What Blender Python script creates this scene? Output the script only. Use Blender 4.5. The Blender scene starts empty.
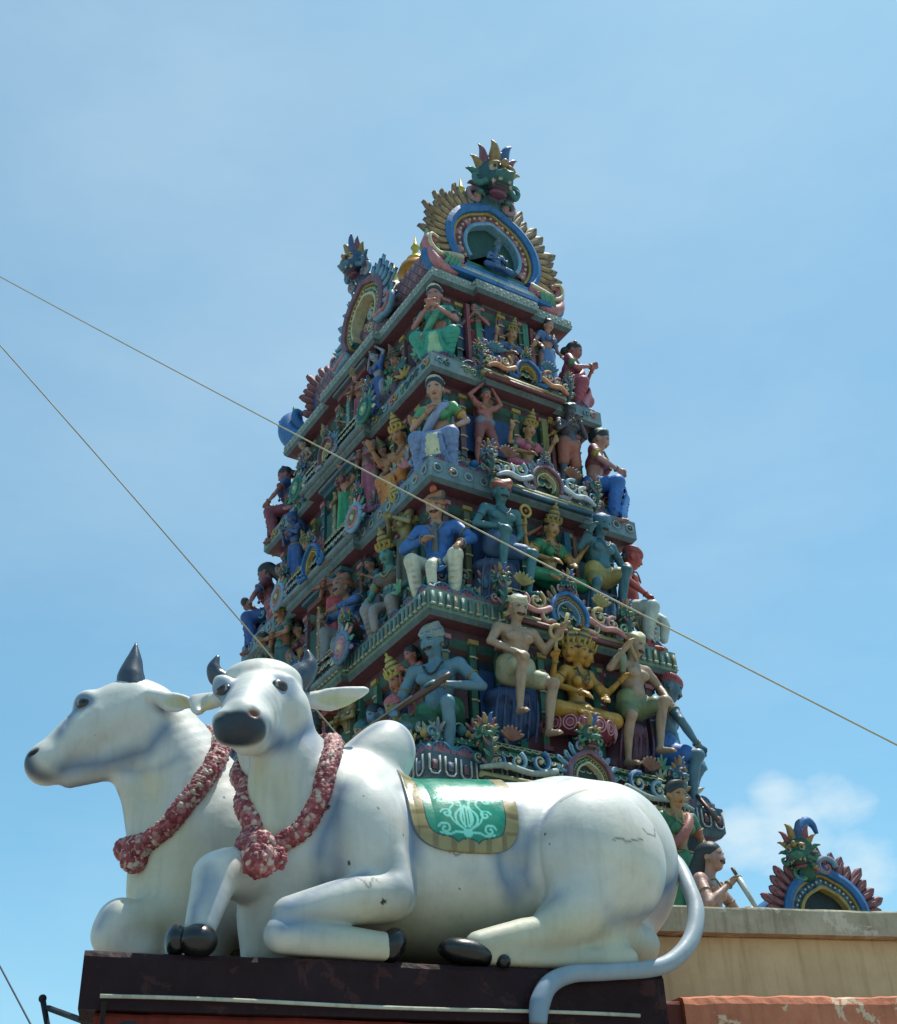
import bpy, math, random
import numpy as np
from mathutils import Vector, Matrix

# ------------------------------------------------------------------ scene, camera, sky, sun
sc = bpy.context.scene
COL = sc.collection
R = math.radians
FPX, PITCH, ROLL, CAMZ = 1292.9, 0.58151, 0.04081, 1.6
_F = np.array([0, math.cos(PITCH), math.sin(PITCH)])
_U0 = np.array([0, -math.sin(PITCH), math.cos(PITCH)])
_X0 = np.array([1.0, 0, 0])
UP = math.cos(ROLL) * _U0 + math.sin(ROLL) * _X0
RT = math.cos(ROLL) * _X0 - math.sin(ROLL) * _U0
CAMP = np.array([0, 0, CAMZ])

cam_d = bpy.data.cameras.new('camera')
cam = bpy.data.objects.new('camera', cam_d)
COL.objects.link(cam)
cam_d.sensor_fit = 'HORIZONTAL'
cam_d.sensor_width = 36.0
cam_d.lens = FPX / 897 * 36.0
cam_d.clip_start = 0.05
cam_d.clip_end = 5000
cam.matrix_world = Matrix(((RT[0], UP[0], -_F[0], 0), (RT[1], UP[1], -_F[1], 0), (RT[2], UP[2], -_F[2], CAMZ), (0, 0, 0, 1)))
sc.camera = cam

SUN_EL, SUN_AZ = R(75), R(62)      # azimuth measured from +Y (north) clockwise towards +X
w = bpy.data.worlds.new('World')
sc.world = w
w.use_nodes = True
nt = w.node_tree
nt.nodes.clear()
N = nt.nodes.new
out = N('ShaderNodeOutputWorld'); bg = N('ShaderNodeBackground')
sky = N('ShaderNodeTexSky'); sky.sky_type = 'NISHITA'; sky.sun_disc = False
sky.sun_elevation = SUN_EL; sky.sun_rotation = SUN_AZ
sky.air_density = 1.0; sky.dust_density = 0.8; sky.ozone_density = 1.0; sky.altitude = 10
bg.inputs['Strength'].default_value = 0.15
tc = N('ShaderNodeTexCoord')
# thin cloud veil + a cumulus bank low on the right
mp = N('ShaderNodeMapping'); mp.inputs['Scale'].default_value = (1.0, 1.0, 2.2)
n1 = N('ShaderNodeTexNoise'); n1.inputs['Scale'].default_value = 2.1; n1.inputs['Detail'].default_value = 6; n1.inputs['Roughness'].default_value = 0.62
r1 = N('ShaderNodeMapRange'); r1.inputs[1].default_value = 0.40; r1.inputs[2].default_value = 0.80; r1.inputs[3].default_value = 0.08; r1.inputs[4].default_value = 0.30
n2 = N('ShaderNodeTexNoise'); n2.inputs['Scale'].default_value = 9.0; n2.inputs['Detail'].default_value = 8; n2.inputs['Roughness'].default_value = 0.6; n2.inputs['Distortion'].default_value = 0.15
L = nt.links.new
L(tc.outputs['Generated'], mp.inputs['Vector']); L(mp.outputs['Vector'], n1.inputs['Vector'])
L(n1.outputs['Fac'], r1.inputs[0]); L(mp.outputs['Vector'], n2.inputs['Vector'])
def cloud_blob(direction, r_in, r_out):
    d = Vector(direction).normalized()
    dot = N('ShaderNodeVectorMath'); dot.operation = 'DOT_PRODUCT'; dot.inputs[1].default_value = d
    nrm = N('ShaderNodeVectorMath'); nrm.operation = 'NORMALIZE'
    L(tc.outputs['Generated'], nrm.inputs[0]); L(nrm.outputs['Vector'], dot.inputs[0])
    m = N('ShaderNodeMapRange'); m.inputs[1].default_value = math.cos(r_out); m.inputs[2].default_value = math.cos(r_in)
    L(dot.outputs['Value'], m.inputs[0])
    return m.outputs[0]
def mathn(op, a, b):
    n = N('ShaderNodeMath'); n.operation = op
    for i, v in enumerate((a, b)):
        if isinstance(v, (int, float)): n.inputs[i].default_value = v
        else: L(v, n.inputs[i])
    return n.outputs[0]
def ray(px, py):
    d = _F + RT * ((px - 448.5) / FPX) + UP * ((512 - py) / FPX)
    return d
veil = r1.outputs[0]
wide = cloud_blob(ray(380, 150), R(1), R(30))
veil2 = mathn('MULTIPLY', wide, 0.16)
bank = 0
acc = None
for (px, py, ra, rb) in ((795, 838, 0.5, 3.0), (858, 858, 0.3, 2.1), (745, 838, 0.3, 2.0), (838, 806, 0.3, 2.0), (775, 800, .2, 1.5)):
    b_ = cloud_blob(ray(px, py), R(ra), R(rb))
    acc = b_ if acc is None else mathn('MAXIMUM', acc, b_)
edge = mathn('SUBTRACT', mathn('ADD', acc, mathn('MULTIPLY', n2.outputs['Fac'], 2.6)), 1.72)
r2 = N('ShaderNodeMapRange'); r2.inputs[1].default_value = 0.05; r2.inputs[2].default_value = 0.95; r2.inputs[4].default_value = 0.80
L(edge, r2.inputs[0])
cl = mathn('MULTIPLY', r2.outputs[0], mathn('MINIMUM', mathn('MULTIPLY', acc, 4.0), 1.0))
tot = mathn('MINIMUM', mathn('ADD', mathn('ADD', veil, veil2), cl), 0.85)
mix = N('ShaderNodeMix'); mix.data_type = 'RGBA'; mix.inputs[7].default_value = (4.3, 5.4, 6.0, 1)
tint = N('ShaderNodeMix'); tint.data_type = 'RGBA'; tint.blend_type = 'MULTIPLY'; tint.inputs[0].default_value = 1.0; tint.inputs[7].default_value = (0.67, 1.12, 1.08, 1)
L(sky.outputs[0], tint.inputs[6]); L(tot, mix.inputs[0]); L(tint.outputs[2], mix.inputs[6]); L(mix.outputs[2], bg.inputs[0]); L(bg.outputs[0], out.inputs[0])

sun_d = bpy.data.lights.new('sun', 'SUN'); sun_d.energy = 5.0; sun_d.angle = R(0.53); sun_d.color = (1.0, 0.95, 0.86)
sun = bpy.data.objects.new('sun', sun_d); COL.objects.link(sun)
sdir = Vector((math.sin(SUN_AZ) * math.cos(SUN_EL), math.cos(SUN_AZ) * math.cos(SUN_EL), math.sin(SUN_EL)))
sun.rotation_euler = sdir.to_track_quat('Z', 'Y').to_euler()
sc.view_settings.view_transform = 'Standard'; sc.view_settings.look = 'None'
sc.view_settings.exposure = 0.10; sc.view_settings.gamma = 1.0

# ------------------------------------------------------------------ colours and materials
def srgb(h):
    if not isinstance(h, str): return tuple(h)
    h = h.lstrip('#')
    c = [int(h[i:i + 2], 16) / 255 for i in (0, 2, 4)]
    return tuple((x / 12.92) if x <= 0.04045 else ((x + 0.055) / 1.055) ** 2.4 for x in c)
_mats = {}
def paint_mat(name, rough=0.45, grime=0.35, gscale=9.0, spec=0.5, bump=0.15, bscale=60.0, crack=0.0, streak=0.0, metal=0.0, peel=0.0, peelcol='#D8C8B0', fade=0.0):
    """Painted plaster: the paint comes from the mesh's colour attribute, weathering from noise."""
    if name in _mats: return _mats[name]
    m = bpy.data.materials.new(name); m.use_nodes = True
    t = m.node_tree; n = t.nodes; l = t.links.new
    p = n['Principled BSDF']
    at = n.new('ShaderNodeAttribute'); at.attribute_name = 'Col'
    tcn = n.new('ShaderNodeTexCoord')
    a = n.new('ShaderNodeTexNoise'); a.inputs['Scale'].default_value = gscale; a.inputs['Detail'].default_value = 7; a.inputs['Roughness'].default_value = 0.7
    l(tcn.outputs['Object'], a.inputs['Vector'])
    r = n.new('ShaderNodeMapRange'); r.inputs[1].default_value = 0.42; r.inputs[2].default_value = 0.78; r.inputs[4].default_value = grime
    l(a.outputs['Fac'], r.inputs[0])
    mx = n.new('ShaderNodeMix'); mx.data_type = 'RGBA'; mx.blend_type = 'MULTIPLY'
    mx.inputs[7].default_value = (0.30, 0.27, 0.22, 1)
    l(r.outputs[0], mx.inputs[0]); l(at.outputs['Color'], mx.inputs[6])
    last = mx.outputs[2]
    if fade:
        fd = n.new('ShaderNodeMix'); fd.data_type = 'RGBA'; fd.inputs[0].default_value = fade; fd.inputs[7].default_value = (.075, .15, .17, 1)
        l(last, fd.inputs[6]); last = fd.outputs[2]
    if streak:
        mp_ = n.new('ShaderNodeMapping'); mp_.inputs['Scale'].default_value = (14, 14, 1.3)
        l(tcn.outputs['Object'], mp_.inputs['Vector'])
        s = n.new('ShaderNodeTexNoise'); s.inputs['Scale'].default_value = 1.6; s.inputs['Detail'].default_value = 5
        l(mp_.outputs[0], s.inputs['Vector'])
        r3 = n.new('ShaderNodeMapRange'); r3.inputs[1].default_value = 0.52; r3.inputs[2].default_value = 0.75; r3.inputs[4].default_value = streak
        l(s.outputs['Fac'], r3.inputs[0])
        mx3 = n.new('ShaderNodeMix'); mx3.data_type = 'RGBA'; mx3.blend_type = 'MULTIPLY'; mx3.inputs[7].default_value = (0.35, 0.33, 0.28, 1)
        l(r3.outputs[0], mx3.inputs[0]); l(last, mx3.inputs[6]); last = mx3.outputs[2]
    if crack:
        v = n.new('ShaderNodeTexNoise'); v.inputs['Scale'].default_value = 26; v.inputs['Detail'].default_value = 4; v.inputs['Roughness'].default_value = 0.75
        l(tcn.outputs['Object'], v.inputs['Vector'])
        rr = n.new('ShaderNodeMapRange'); rr.inputs[1].default_value = 0.715; rr.inputs[2].default_value = 0.745; rr.inputs[4].default_value = crack
        l(v.outputs['Fac'], rr.inputs[0])
        mx2 = n.new('ShaderNodeMix'); mx2.data_type = 'RGBA'; mx2.inputs[7].default_value = (0.07, 0.055, 0.05, 1)
        l(rr.outputs[0], mx2.inputs[0]); l(last, mx2.inputs[6]); last = mx2.outputs[2]
    if peel:
        pv = n.new('ShaderNodeTexNoise'); pv.inputs['Scale'].default_value = 5.5; pv.inputs['Detail'].default_value = 8; pv.inputs['Roughness'].default_value = 0.68; pv.inputs['Distortion'].default_value = .6
        l(tcn.outputs['Object'], pv.inputs['Vector'])
        pr_ = n.new('ShaderNodeMapRange'); pr_.inputs[1].default_value = 0.595; pr_.inputs[2].default_value = 0.615; pr_.inputs[4].default_value = peel
        l(pv.outputs['Fac'], pr_.inputs[0])
        mx4 = n.new('ShaderNodeMix'); mx4.data_type = 'RGBA'; mx4.inputs[7].default_value = (*srgb(peelcol), 1)
        l(pr_.outputs[0], mx4.inputs[0]); l(last, mx4.inputs[6]); last = mx4.outputs[2]
    l(last, p.inputs['Base Color'])
    rn = n.new('ShaderNodeMapRange'); rn.inputs[1].default_value = 0.3; rn.inputs[2].default_value = 0.7
    rn.inputs[3].default_value = rough - 0.1; rn.inputs[4].default_value = min(1, rough + 0.25)
    l(a.outputs['Fac'], rn.inputs[0]); l(rn.outputs[0], p.inputs['Roughness'])
    p.inputs['Specular IOR Level'].default_value = spec
    p.inputs['Metallic'].default_value = metal
    b = n.new('ShaderNodeBump'); b.inputs['Strength'].default_value = bump; b.inputs['Distance'].default_value = 0.01
    bn = n.new('ShaderNodeTexNoise'); bn.inputs['Scale'].default_value = bscale; bn.inputs['Detail'].default_value = 4
    l(tcn.outputs['Object'], bn.inputs['Vector']); l(bn.outputs['Fac'], b.inputs['Height']); l(b.outputs['Normal'], p.inputs['Normal'])
    _mats[name] = m
    return m
MP = paint_mat('painted_statue_plaster', 0.42, 0.55, 9, 0.5, 0.3, 70, crack=.35, streak=.4, fade=.10)
MO = paint_mat('painted_ornament_plaster', 0.5, 0.62, 7, 0.4, 0.4, 55, crack=.5, streak=.5, fade=.14)
MC = paint_mat('enamel_cow_paint', 0.42, 0.30, 3.2, 0.5, 0.22, 16, crack=0.85, streak=0.18)
MG = paint_mat('sculpted_garland_paint', 0.5, 0.5, 16, 0.4, 0.5, 90)
MT = paint_mat('weathered_wall_paint', 0.75, 0.5, 2.0, 0.3, 0.3, 40, crack=0.5, streak=0.5)
MGOLD = paint_mat('gilded_metal', 0.28, 0.2, 8, 0.5, 0.1, 50, metal=0.85)

# ------------------------------------------------------------------ mesh helpers
def mesh_obj(name, V, F, mat, parent=None, color=None, smooth=True, loc=None):
    me = bpy.data.meshes.new(name)
    V = np.asarray(V, dtype=np.float32)
    if isinstance(F, np.ndarray):
        k = F.shape[1]; nf = len(F)
        me.vertices.add(len(V)); me.vertices.foreach_set('co', V.ravel())
        me.loops.add(nf * k); me.loops.foreach_set('vertex_index', F.ravel().astype(np.int32))
        me.polygons.add(nf); me.polygons.foreach_set('loop_start', np.arange(0, nf * k, k, dtype=np.int32))
        me.polygons.foreach_set('loop_total', np.full(nf, k, dtype=np.int32))
        me.update(calc_edges=True)
    else:
        me.from_pydata(V.tolist(), [], [list(f) for f in F]); me.update()
    if color is not None:
        color = np.asarray(color, dtype=np.float32)
        if color.ndim == 1: color = np.tile(color, (len(V), 1))
        c4 = np.ones((len(V), 4), np.float32); c4[:, :3] = color[:, :3]
        a = me.color_attributes.new('Col', 'FLOAT_COLOR', 'POINT'); a.data.foreach_set('color', c4.ravel())
    if smooth: me.polygons.foreach_set('use_smooth', np.ones(len(me.polygons), dtype=bool))
    me.materials.append(mat)
    o = bpy.data.objects.new(name, me); COL.objects.link(o)
    if parent is not None: o.parent = parent
    if loc is not None: o.location = loc
    return o
def empty(name, M=None, parent=None):
    o = bpy.data.objects.new(name, None); COL.objects.link(o); o.empty_display_size = 0.1
    if parent is not None: o.parent = parent
    if M is not None: o.matrix_world = M
    return o
def tag(o, label=None, cat=None, group=None, kind=None):
    if label: o['label'] = label
    if cat: o['category'] = cat
    if group: o['group'] = group
    if kind: o['kind'] = kind
    return o

class MB:
    """Collects painted pieces into one mesh."""
    def __init__(s): s.v = []; s.f = []; s.c = []; s.n = 0
    def add(s, V, F, c, M=None):
        V = np.asarray(V, float)
        if M is not None: V = V @ np.asarray(M)[:3, :3].T + np.asarray(M)[:3, 3]
        c = np.asarray(srgb(c) if isinstance(c, str) else c, float)
        if c.ndim == 1: c = np.tile(c, (len(V), 1))
        s.v.append(V); s.c.append(c)
        if isinstance(F, np.ndarray): F = F.tolist()
        n = s.n
        s.f.extend([tuple(i + n for i in f) for f in F]); s.n += len(V)
    def box(s, c, size, col, M=None, taper=1.0):
        x, y, z = [q / 2 for q in size]; cx, cy, cz = c; t = taper
        V = [(cx - x, cy - y, cz - z), (cx + x, cy - y, cz - z), (cx + x, cy + y, cz - z), (cx - x, cy + y, cz - z),
             (cx - x * t, cy - y * t, cz + z), (cx + x * t, cy - y * t, cz + z), (cx + x * t, cy + y * t, cz + z), (cx - x * t, cy + y * t, cz + z)]
        s.add(V, [(0, 3, 2, 1), (4, 5, 6, 7), (0, 1, 5, 4), (1, 2, 6, 5), (2, 3, 7, 6), (3, 0, 4, 7)], col, M)
    def tube(s, pts, rad, col, n=8, M=None, flat=None, caps=True):
        V, F, C = tube(pts, rad, n, flat, col, caps); s.add(V, F, C, M)
    def lathe(s, prof, col, n=12, M=None, squash=(1, 1), cols=None):
        prof = np.asarray(prof, float); k = len(prof)
        a = np.arange(n) / n * 2 * math.pi
        V = np.stack([np.outer(prof[:, 0], np.cos(a)) * squash[0], np.outer(prof[:, 0], np.sin(a)) * squash[1], np.repeat(prof[:, 1:2], n, 1)], -1).reshape(-1, 3)
        F = [(i * n + j, i * n + (j + 1) % n, (i + 1) * n + (j + 1) % n, (i + 1) * n + j) for i in range(k - 1) for j in range(n)]
        if cols is not None: C = np.repeat(np.array([srgb(q) for q in cols]), n, 0)
        else: C = srgb(col)
        s.add(V, F, C, M)
    def ball(s, c, r, col, M=None, n=10, m=7):
        r = (r, r, r) if isinstance(r, (int, float)) else r
        V = []; F = []
        for i in range(m + 1):
            t = math.pi * i / m
            for j in range(n):
                p = 2 * math.pi * j / n
                V.append((c[0] + r[0] * math.sin(t) * math.cos(p), c[1] + r[1] * math.sin(t) * math.sin(p), c[2] + r[2] * math.cos(t)))
        for i in range(m):
            for j in range(n): F.append((i * n + j, (i + 1) * n + j, (i + 1) * n + (j + 1) % n, i * n + (j + 1) % n))
        s.add(V, F, col, M)
    def build(s, name, mat, parent=None, smooth=True):
        V = np.concatenate(s.v); C = np.concatenate(s.c)
        return mesh_obj(name, V, s.f, mat, parent, C, smooth)

def catmull(P, m=6):
    P = np.asarray(P, float)
    if len(P) < 3: return P
    Q = np.vstack([2 * P[0] - P[1], P, 2 * P[-1] - P[-2]]); o = []
    for i in range(1, len(Q) - 2):
        for t in np.arange(m) / m:
            o.append(0.5 * ((2 * Q[i]) + (-Q[i - 1] + Q[i + 1]) * t + (2 * Q[i - 1] - 5 * Q[i] + 4 * Q[i + 1] - Q[i + 2]) * t * t + (-Q[i - 1] + 3 * Q[i] - 3 * Q[i + 1] + Q[i + 2]) * t ** 3))
    o.append(P[-1]); return np.array(o)
def tube(pts, rad, n=8, flat=None, col=(1, 1, 1), caps=True):
    P = np.asarray(pts, float); k = len(P)
    rad = np.full(k, rad) if np.isscalar(rad) else np.asarray(rad, float)
    if len(rad) != k: rad = np.interp(np.linspace(0, 1, k), np.linspace(0, 1, len(rad)), rad)
    T = np.gradient(P, axis=0); T /= np.linalg.norm(T, axis=1, keepdims=True) + 1e-12
    ref = np.array([0, 1.0, 0]) if flat is None else np.asarray(flat, float)
    V = []
    for i in range(k):
        a = np.cross(T[i], ref)
        if np.linalg.norm(a) < 1e-3: a = np.cross(T[i], [0.3, 0.2, 1])
        a /= np.linalg.norm(a); b = np.cross(T[i], a)
        for j in range(n):
            t = 2 * math.pi * j / n
            V.append(P[i] + rad[i] * (math.cos(t) * a + math.sin(t) * b))
    F = [(i * n + j, (i + 1) * n + j, (i + 1) * n + (j + 1) % n, i * n + (j + 1) % n) for i in range(k - 1) for j in range(n)]
    if caps: F += [tuple(range(n)), tuple(reversed(range((k - 1) * n, k * n)))]
    c = srgb(col) if isinstance(col, str) else col
    return np.array(V), F, np.tile(np.array(c, float), (len(V), 1)) if np.ndim(c) == 1 else c

# ------------------------------------------------------------------ implicit sculpting
def _cap(P, a, b, ra, rb):
    a = np.asarray(a, np.float32); b = np.asarray(b, np.float32)
    ab = b - a; L2 = float(ab @ ab) + 1e-9
    X, Y, Z = P
    t = np.clip(((X - a[0]) * ab[0] + (Y - a[1]) * ab[1] + (Z - a[2]) * ab[2]) / L2, 0, 1)
    d = np.sqrt((X - a[0] - t * ab[0]) ** 2 + (Y - a[1] - t * ab[1]) ** 2 + (Z - a[2] - t * ab[2]) ** 2)
    return d - (ra + (rb - ra) * t)
def _ell(P, c, r, Rm=None):
    X, Y, Z = P[0] - c[0], P[1] - c[1], P[2] - c[2]
    if Rm is not None:
        X, Y, Z = (Rm[0][0] * X + Rm[1][0] * Y + Rm[2][0] * Z, Rm[0][1] * X + Rm[1][1] * Y + Rm[2][1] * Z, Rm[0][2] * X + Rm[1][2] * Y + Rm[2][2] * Z)
    k0 = np.sqrt((X / r[0]) ** 2 + (Y / r[1]) ** 2 + (Z / r[2]) ** 2)
    k1 = np.sqrt((X / r[0] ** 2) ** 2 + (Y / r[1] ** 2) ** 2 + (Z / r[2] ** 2) ** 2) + 1e-9
    return k0 * (k0 - 1) / k1
def rotm(ax=0, ay=0, az=0):
    return np.array(Matrix.Rotation(az, 3, 'Z') @ Matrix.Rotation(ay, 3, 'Y') @ Matrix.Rotation(ax, 3, 'X'))
class Prim:
    def __init__(s, fn, lo, hi, k, col, sub=False): s.fn = fn; s.lo = np.array(lo, float); s.hi = np.array(hi, float); s.k = k; s.col = srgb(col) if col is not None else None; s.sub = sub
def cap(a, b, ra, rb=None, k=0.03, col=None, sub=False):
    rb = ra if rb is None else rb; a = np.array(a, float); b = np.array(b, float); r = max(ra, rb)
    return Prim(lambda P: _cap(P, a, b, ra, rb), np.minimum(a, b) - r, np.maximum(a, b) + r, k, col, sub)
def ell(c, r, rot=None, k=0.03, col=None, sub=False):
    r = (r, r, r) if np.isscalar(r) else r; m = max(r) if rot is not None else 0
    rr = np.array([m] * 3) if rot is not None else np.array(r)
    Rm = None if rot is None else rotm(*rot)
    c = np.array(c, float)
    return Prim(lambda P: _ell(P, c, r, Rm), c - rr, c + rr, k, col, sub)
def chain(pts, rad, k=0.03, col=None, m=5, sub=False):
    P = catmull(pts, m) if m > 1 else np.asarray(pts, float)
    rad = np.interp(np.linspace(0, 1, len(P)), np.linspace(0, 1, len(rad)), rad) if not np.isscalar(rad) else np.full(len(P), rad)
    def fn(Q):
        d = None
        for i in range(len(P) - 1):
            e = _cap(Q, P[i], P[i + 1], rad[i], rad[i + 1]); d = e if d is None else np.minimum(d, e)
        return d
    r = rad.max()
    return Prim(fn, P.min(0) - r, P.max(0) + r, k, col, sub)
def smin(a, b, k):
    if k <= 0: return np.minimum(a, b)
    h = np.clip(0.5 + 0.5 * (b - a) / k, 0, 1)
    return b + (a - b) * h - k * h * (1 - h)
def sculpt(prims, h):
    lo = np.min([p.lo for p in prims if not p.sub], 0) - 4 * h; hi = np.max([p.hi for p in prims if not p.sub], 0) + 4 * h
    n = np.ceil((hi - lo) / h).astype(int) + 1
    ax = [(lo[i] + h * np.arange(n[i])).astype(np.float32) for i in range(3)]
    D = np.full(n, 0.5, np.float32)
    for p in prims:
        m = p.k + 3 * h
        i0 = np.maximum(((p.lo - m - lo) / h).astype(int), 0); i1 = np.minimum(((p.hi + m - lo) / h).astype(int) + 2, n)
        if (i1 <= i0).any(): continue
        sl = tuple(slice(a, b) for a, b in zip(i0, i1))
        P = (ax[0][sl[0]][:, None, None], ax[1][sl[1]][None, :, None], ax[2][sl[2]][None, None, :])
        d = p.fn(P)
        if p.sub: D[sl] = -smin(-D[sl], d, p.k)
        else: D[sl] = smin(D[sl], d, p.k)
    V, F = surface_nets(D, lo, h)
    return V, F
def surface_nets(D, lo, h):
    S = D < 0
    c = [S[i:S.shape[0] - 1 + i, j:S.shape[1] - 1 + j, k:S.shape[2] - 1 + k] for i in (0, 1) for j in (0, 1) for k in (0, 1)]
    s = sum(x.astype(np.int8) for x in c)
    act = (s > 0) & (s < 8)
    I = np.argwhere(act)
    idx = np.full(act.shape, -1, np.int64); idx[act] = np.arange(len(I))
    corners = [(i, j, k) for i in (0, 1) for j in (0, 1) for k in (0, 1)]
    val = np.stack([D[I[:, 0] + a, I[:, 1] + b, I[:, 2] + c_] for a, b, c_ in corners], 1)
    acc = np.zeros((len(I), 3)); cnt = np.zeros(len(I))
    for e0 in range(8):
        for e1 in range(e0 + 1, 8):
            A, B = np.array(corners[e0]), np.array(corners[e1])
            if np.abs(A - B).sum() != 1: continue
            v0, v1 = val[:, e0], val[:, e1]; m = (v0 < 0) != (v1 < 0)
            t = np.where(m, v0 / np.where(m, v0 - v1, 1), 0)
            acc += (A + t[:, None] * (B - A)) * m[:, None]; cnt += m
    V = lo + h * (I + acc / cnt[:, None])
    Fs = []
    for a in range(3):
        b, c_ = (a + 1) % 3, (a + 2) % 3
        sl0 = [slice(None)] * 3; sl1 = [slice(None)] * 3
        sl0[a] = slice(0, -1); sl1[a] = slice(1, None)
        A, B = S[tuple(sl0)], S[tuple(sl1)]
        for sgn in (0, 1):
            m = (A & ~B) if sgn == 0 else (~A & B)
            E = np.argwhere(m)
            E = E[(E[:, b] > 0) & (E[:, c_] > 0) & (E[:, b] < D.shape[b] - 1) & (E[:, c_] < D.shape[c_] - 1)]
            if not len(E): continue
            eb = np.zeros(3, int); eb[b] = 1; ec = np.zeros(3, int); ec[c_] = 1
            q = [idx[tuple((E - o).T)] for o in (eb + ec, ec, 0 * eb, eb)]
            if sgn: q = q[::-1]
            Fs.append(np.stack(q, 1))
    return V, np.concatenate(Fs).astype(np.int64)
def prim_colors(V, prims, soft=0.0):
    P = (V[:, 0].astype(np.float32), V[:, 1].astype(np.float32), V[:, 2].astype(np.float32))
    best = np.full(len(V), 1e9, np.float32); C = np.zeros((len(V), 3))
    for p in prims:
        if p.sub or p.col is None: continue
        d = p.fn(P); m = d < best
        best = np.where(m, d, best); C[m] = p.col
    return C
def overlay(V, C, prim, col, soft=0.02, amt=1.0):
    P = (V[:, 0].astype(np.float32), V[:, 1].astype(np.float32), V[:, 2].astype(np.float32))
    d = prim.fn(P); t = np.clip(-d / soft + 0.5, 0, 1) if soft > 0 else (d < 0).astype(float)
    t = (t * t * (3 - 2 * t) * amt)[:, None]
    return C * (1 - t) + np.array(srgb(col)) * t

def at(px, py, org, nrm):
    """World point where the line of sight through a photo pixel meets the plane (org, nrm)."""
    d = ray(px, py); t = np.dot(np.array(org) - CAMP, nrm) / np.dot(d, nrm)
    return CAMP + d * t

def relax(V, F, it=2, w_=.5):
    E = np.concatenate([F[:, [0, 1]], F[:, [1, 2]], F[:, [2, 3]], F[:, [3, 0]]]); n = len(V)
    for _ in range(it):
        S = np.stack([np.bincount(E[:, 0], V[E[:, 1], j], n) + np.bincount(E[:, 1], V[E[:, 0], j], n) for j in range(3)], 1)
        c = np.bincount(E[:, 0], minlength=n) + np.bincount(E[:, 1], minlength=n)
        V = V * (1 - w_) + w_ * S / np.maximum(c, 1)[:, None]
    return V


# ------------------------------------------------------------------ the plinth frame (a = along, b = into depth, h = up)
PSI = R(18)
EA = np.array([math.cos(PSI), math.sin(PSI), 0]); EB = np.array([-math.sin(PSI), math.cos(PSI), 0])
_d = ray(85, 947); PO = CAMP + _d * (5.55 / _d[1])
PLM = Matrix(((EA[0], EB[0], 0, PO[0]), (EA[1], EB[1], 0, PO[1]), (0, 0, 1, PO[2]), (0, 0, 0, 1)))
def Q(px, py, b):
    p = at(px, py, PO + EB * b, EB) - PO
    return (float(p @ EA), float(b), float(p[2]))
def Qs(pts): return [Q(*p) for p in pts]
PX = 0.0049          # metres per photo pixel around the near cow
def eval_sdf(prims, V):
    P = tuple(V[:, i].astype(np.float32) for i in range(3))
    D = np.full(len(V), 0.5, np.float32)
    for p in prims:
        d = p.fn(P)
        D = -smin(-D, d, p.k) if p.sub else smin(D, d, p.k)
    return D
def sdf_grad(prims, V, e=0.006):
    g = np.stack([(eval_sdf(prims, V + np.eye(3)[i] * e) - eval_sdf(prims, V - np.eye(3)[i] * e)) for i in range(3)], 1)
    return g / (np.linalg.norm(g, axis=1, keepdims=True) + 1e-9)
def snap(prims, V, off=0.0, it=6):
    V = np.array(V, float)
    for _ in range(it): V = V - sdf_grad(prims, V) * (eval_sdf(prims, V) - off)[:, None] * 0.9
    return V

WHITE, CREAM, BLUE, SLATE, HOOF = '#C8C9C3', '#C0BB9E', '#3C628C', '#33414F', '#101317'

def speckle(V, C, seed, n, lo, hi, r=(0.003, 0.009)):
    rg = random.Random(seed)
    for i in range(n):
        c = [rg.uniform(lo[j], hi[j]) for j in range(3)]
        d = np.linalg.norm(V - c, axis=1); m = d < rg.uniform(*r) * 1.6
        C[m] = np.array(srgb('#2A211C'))
    return C

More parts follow.
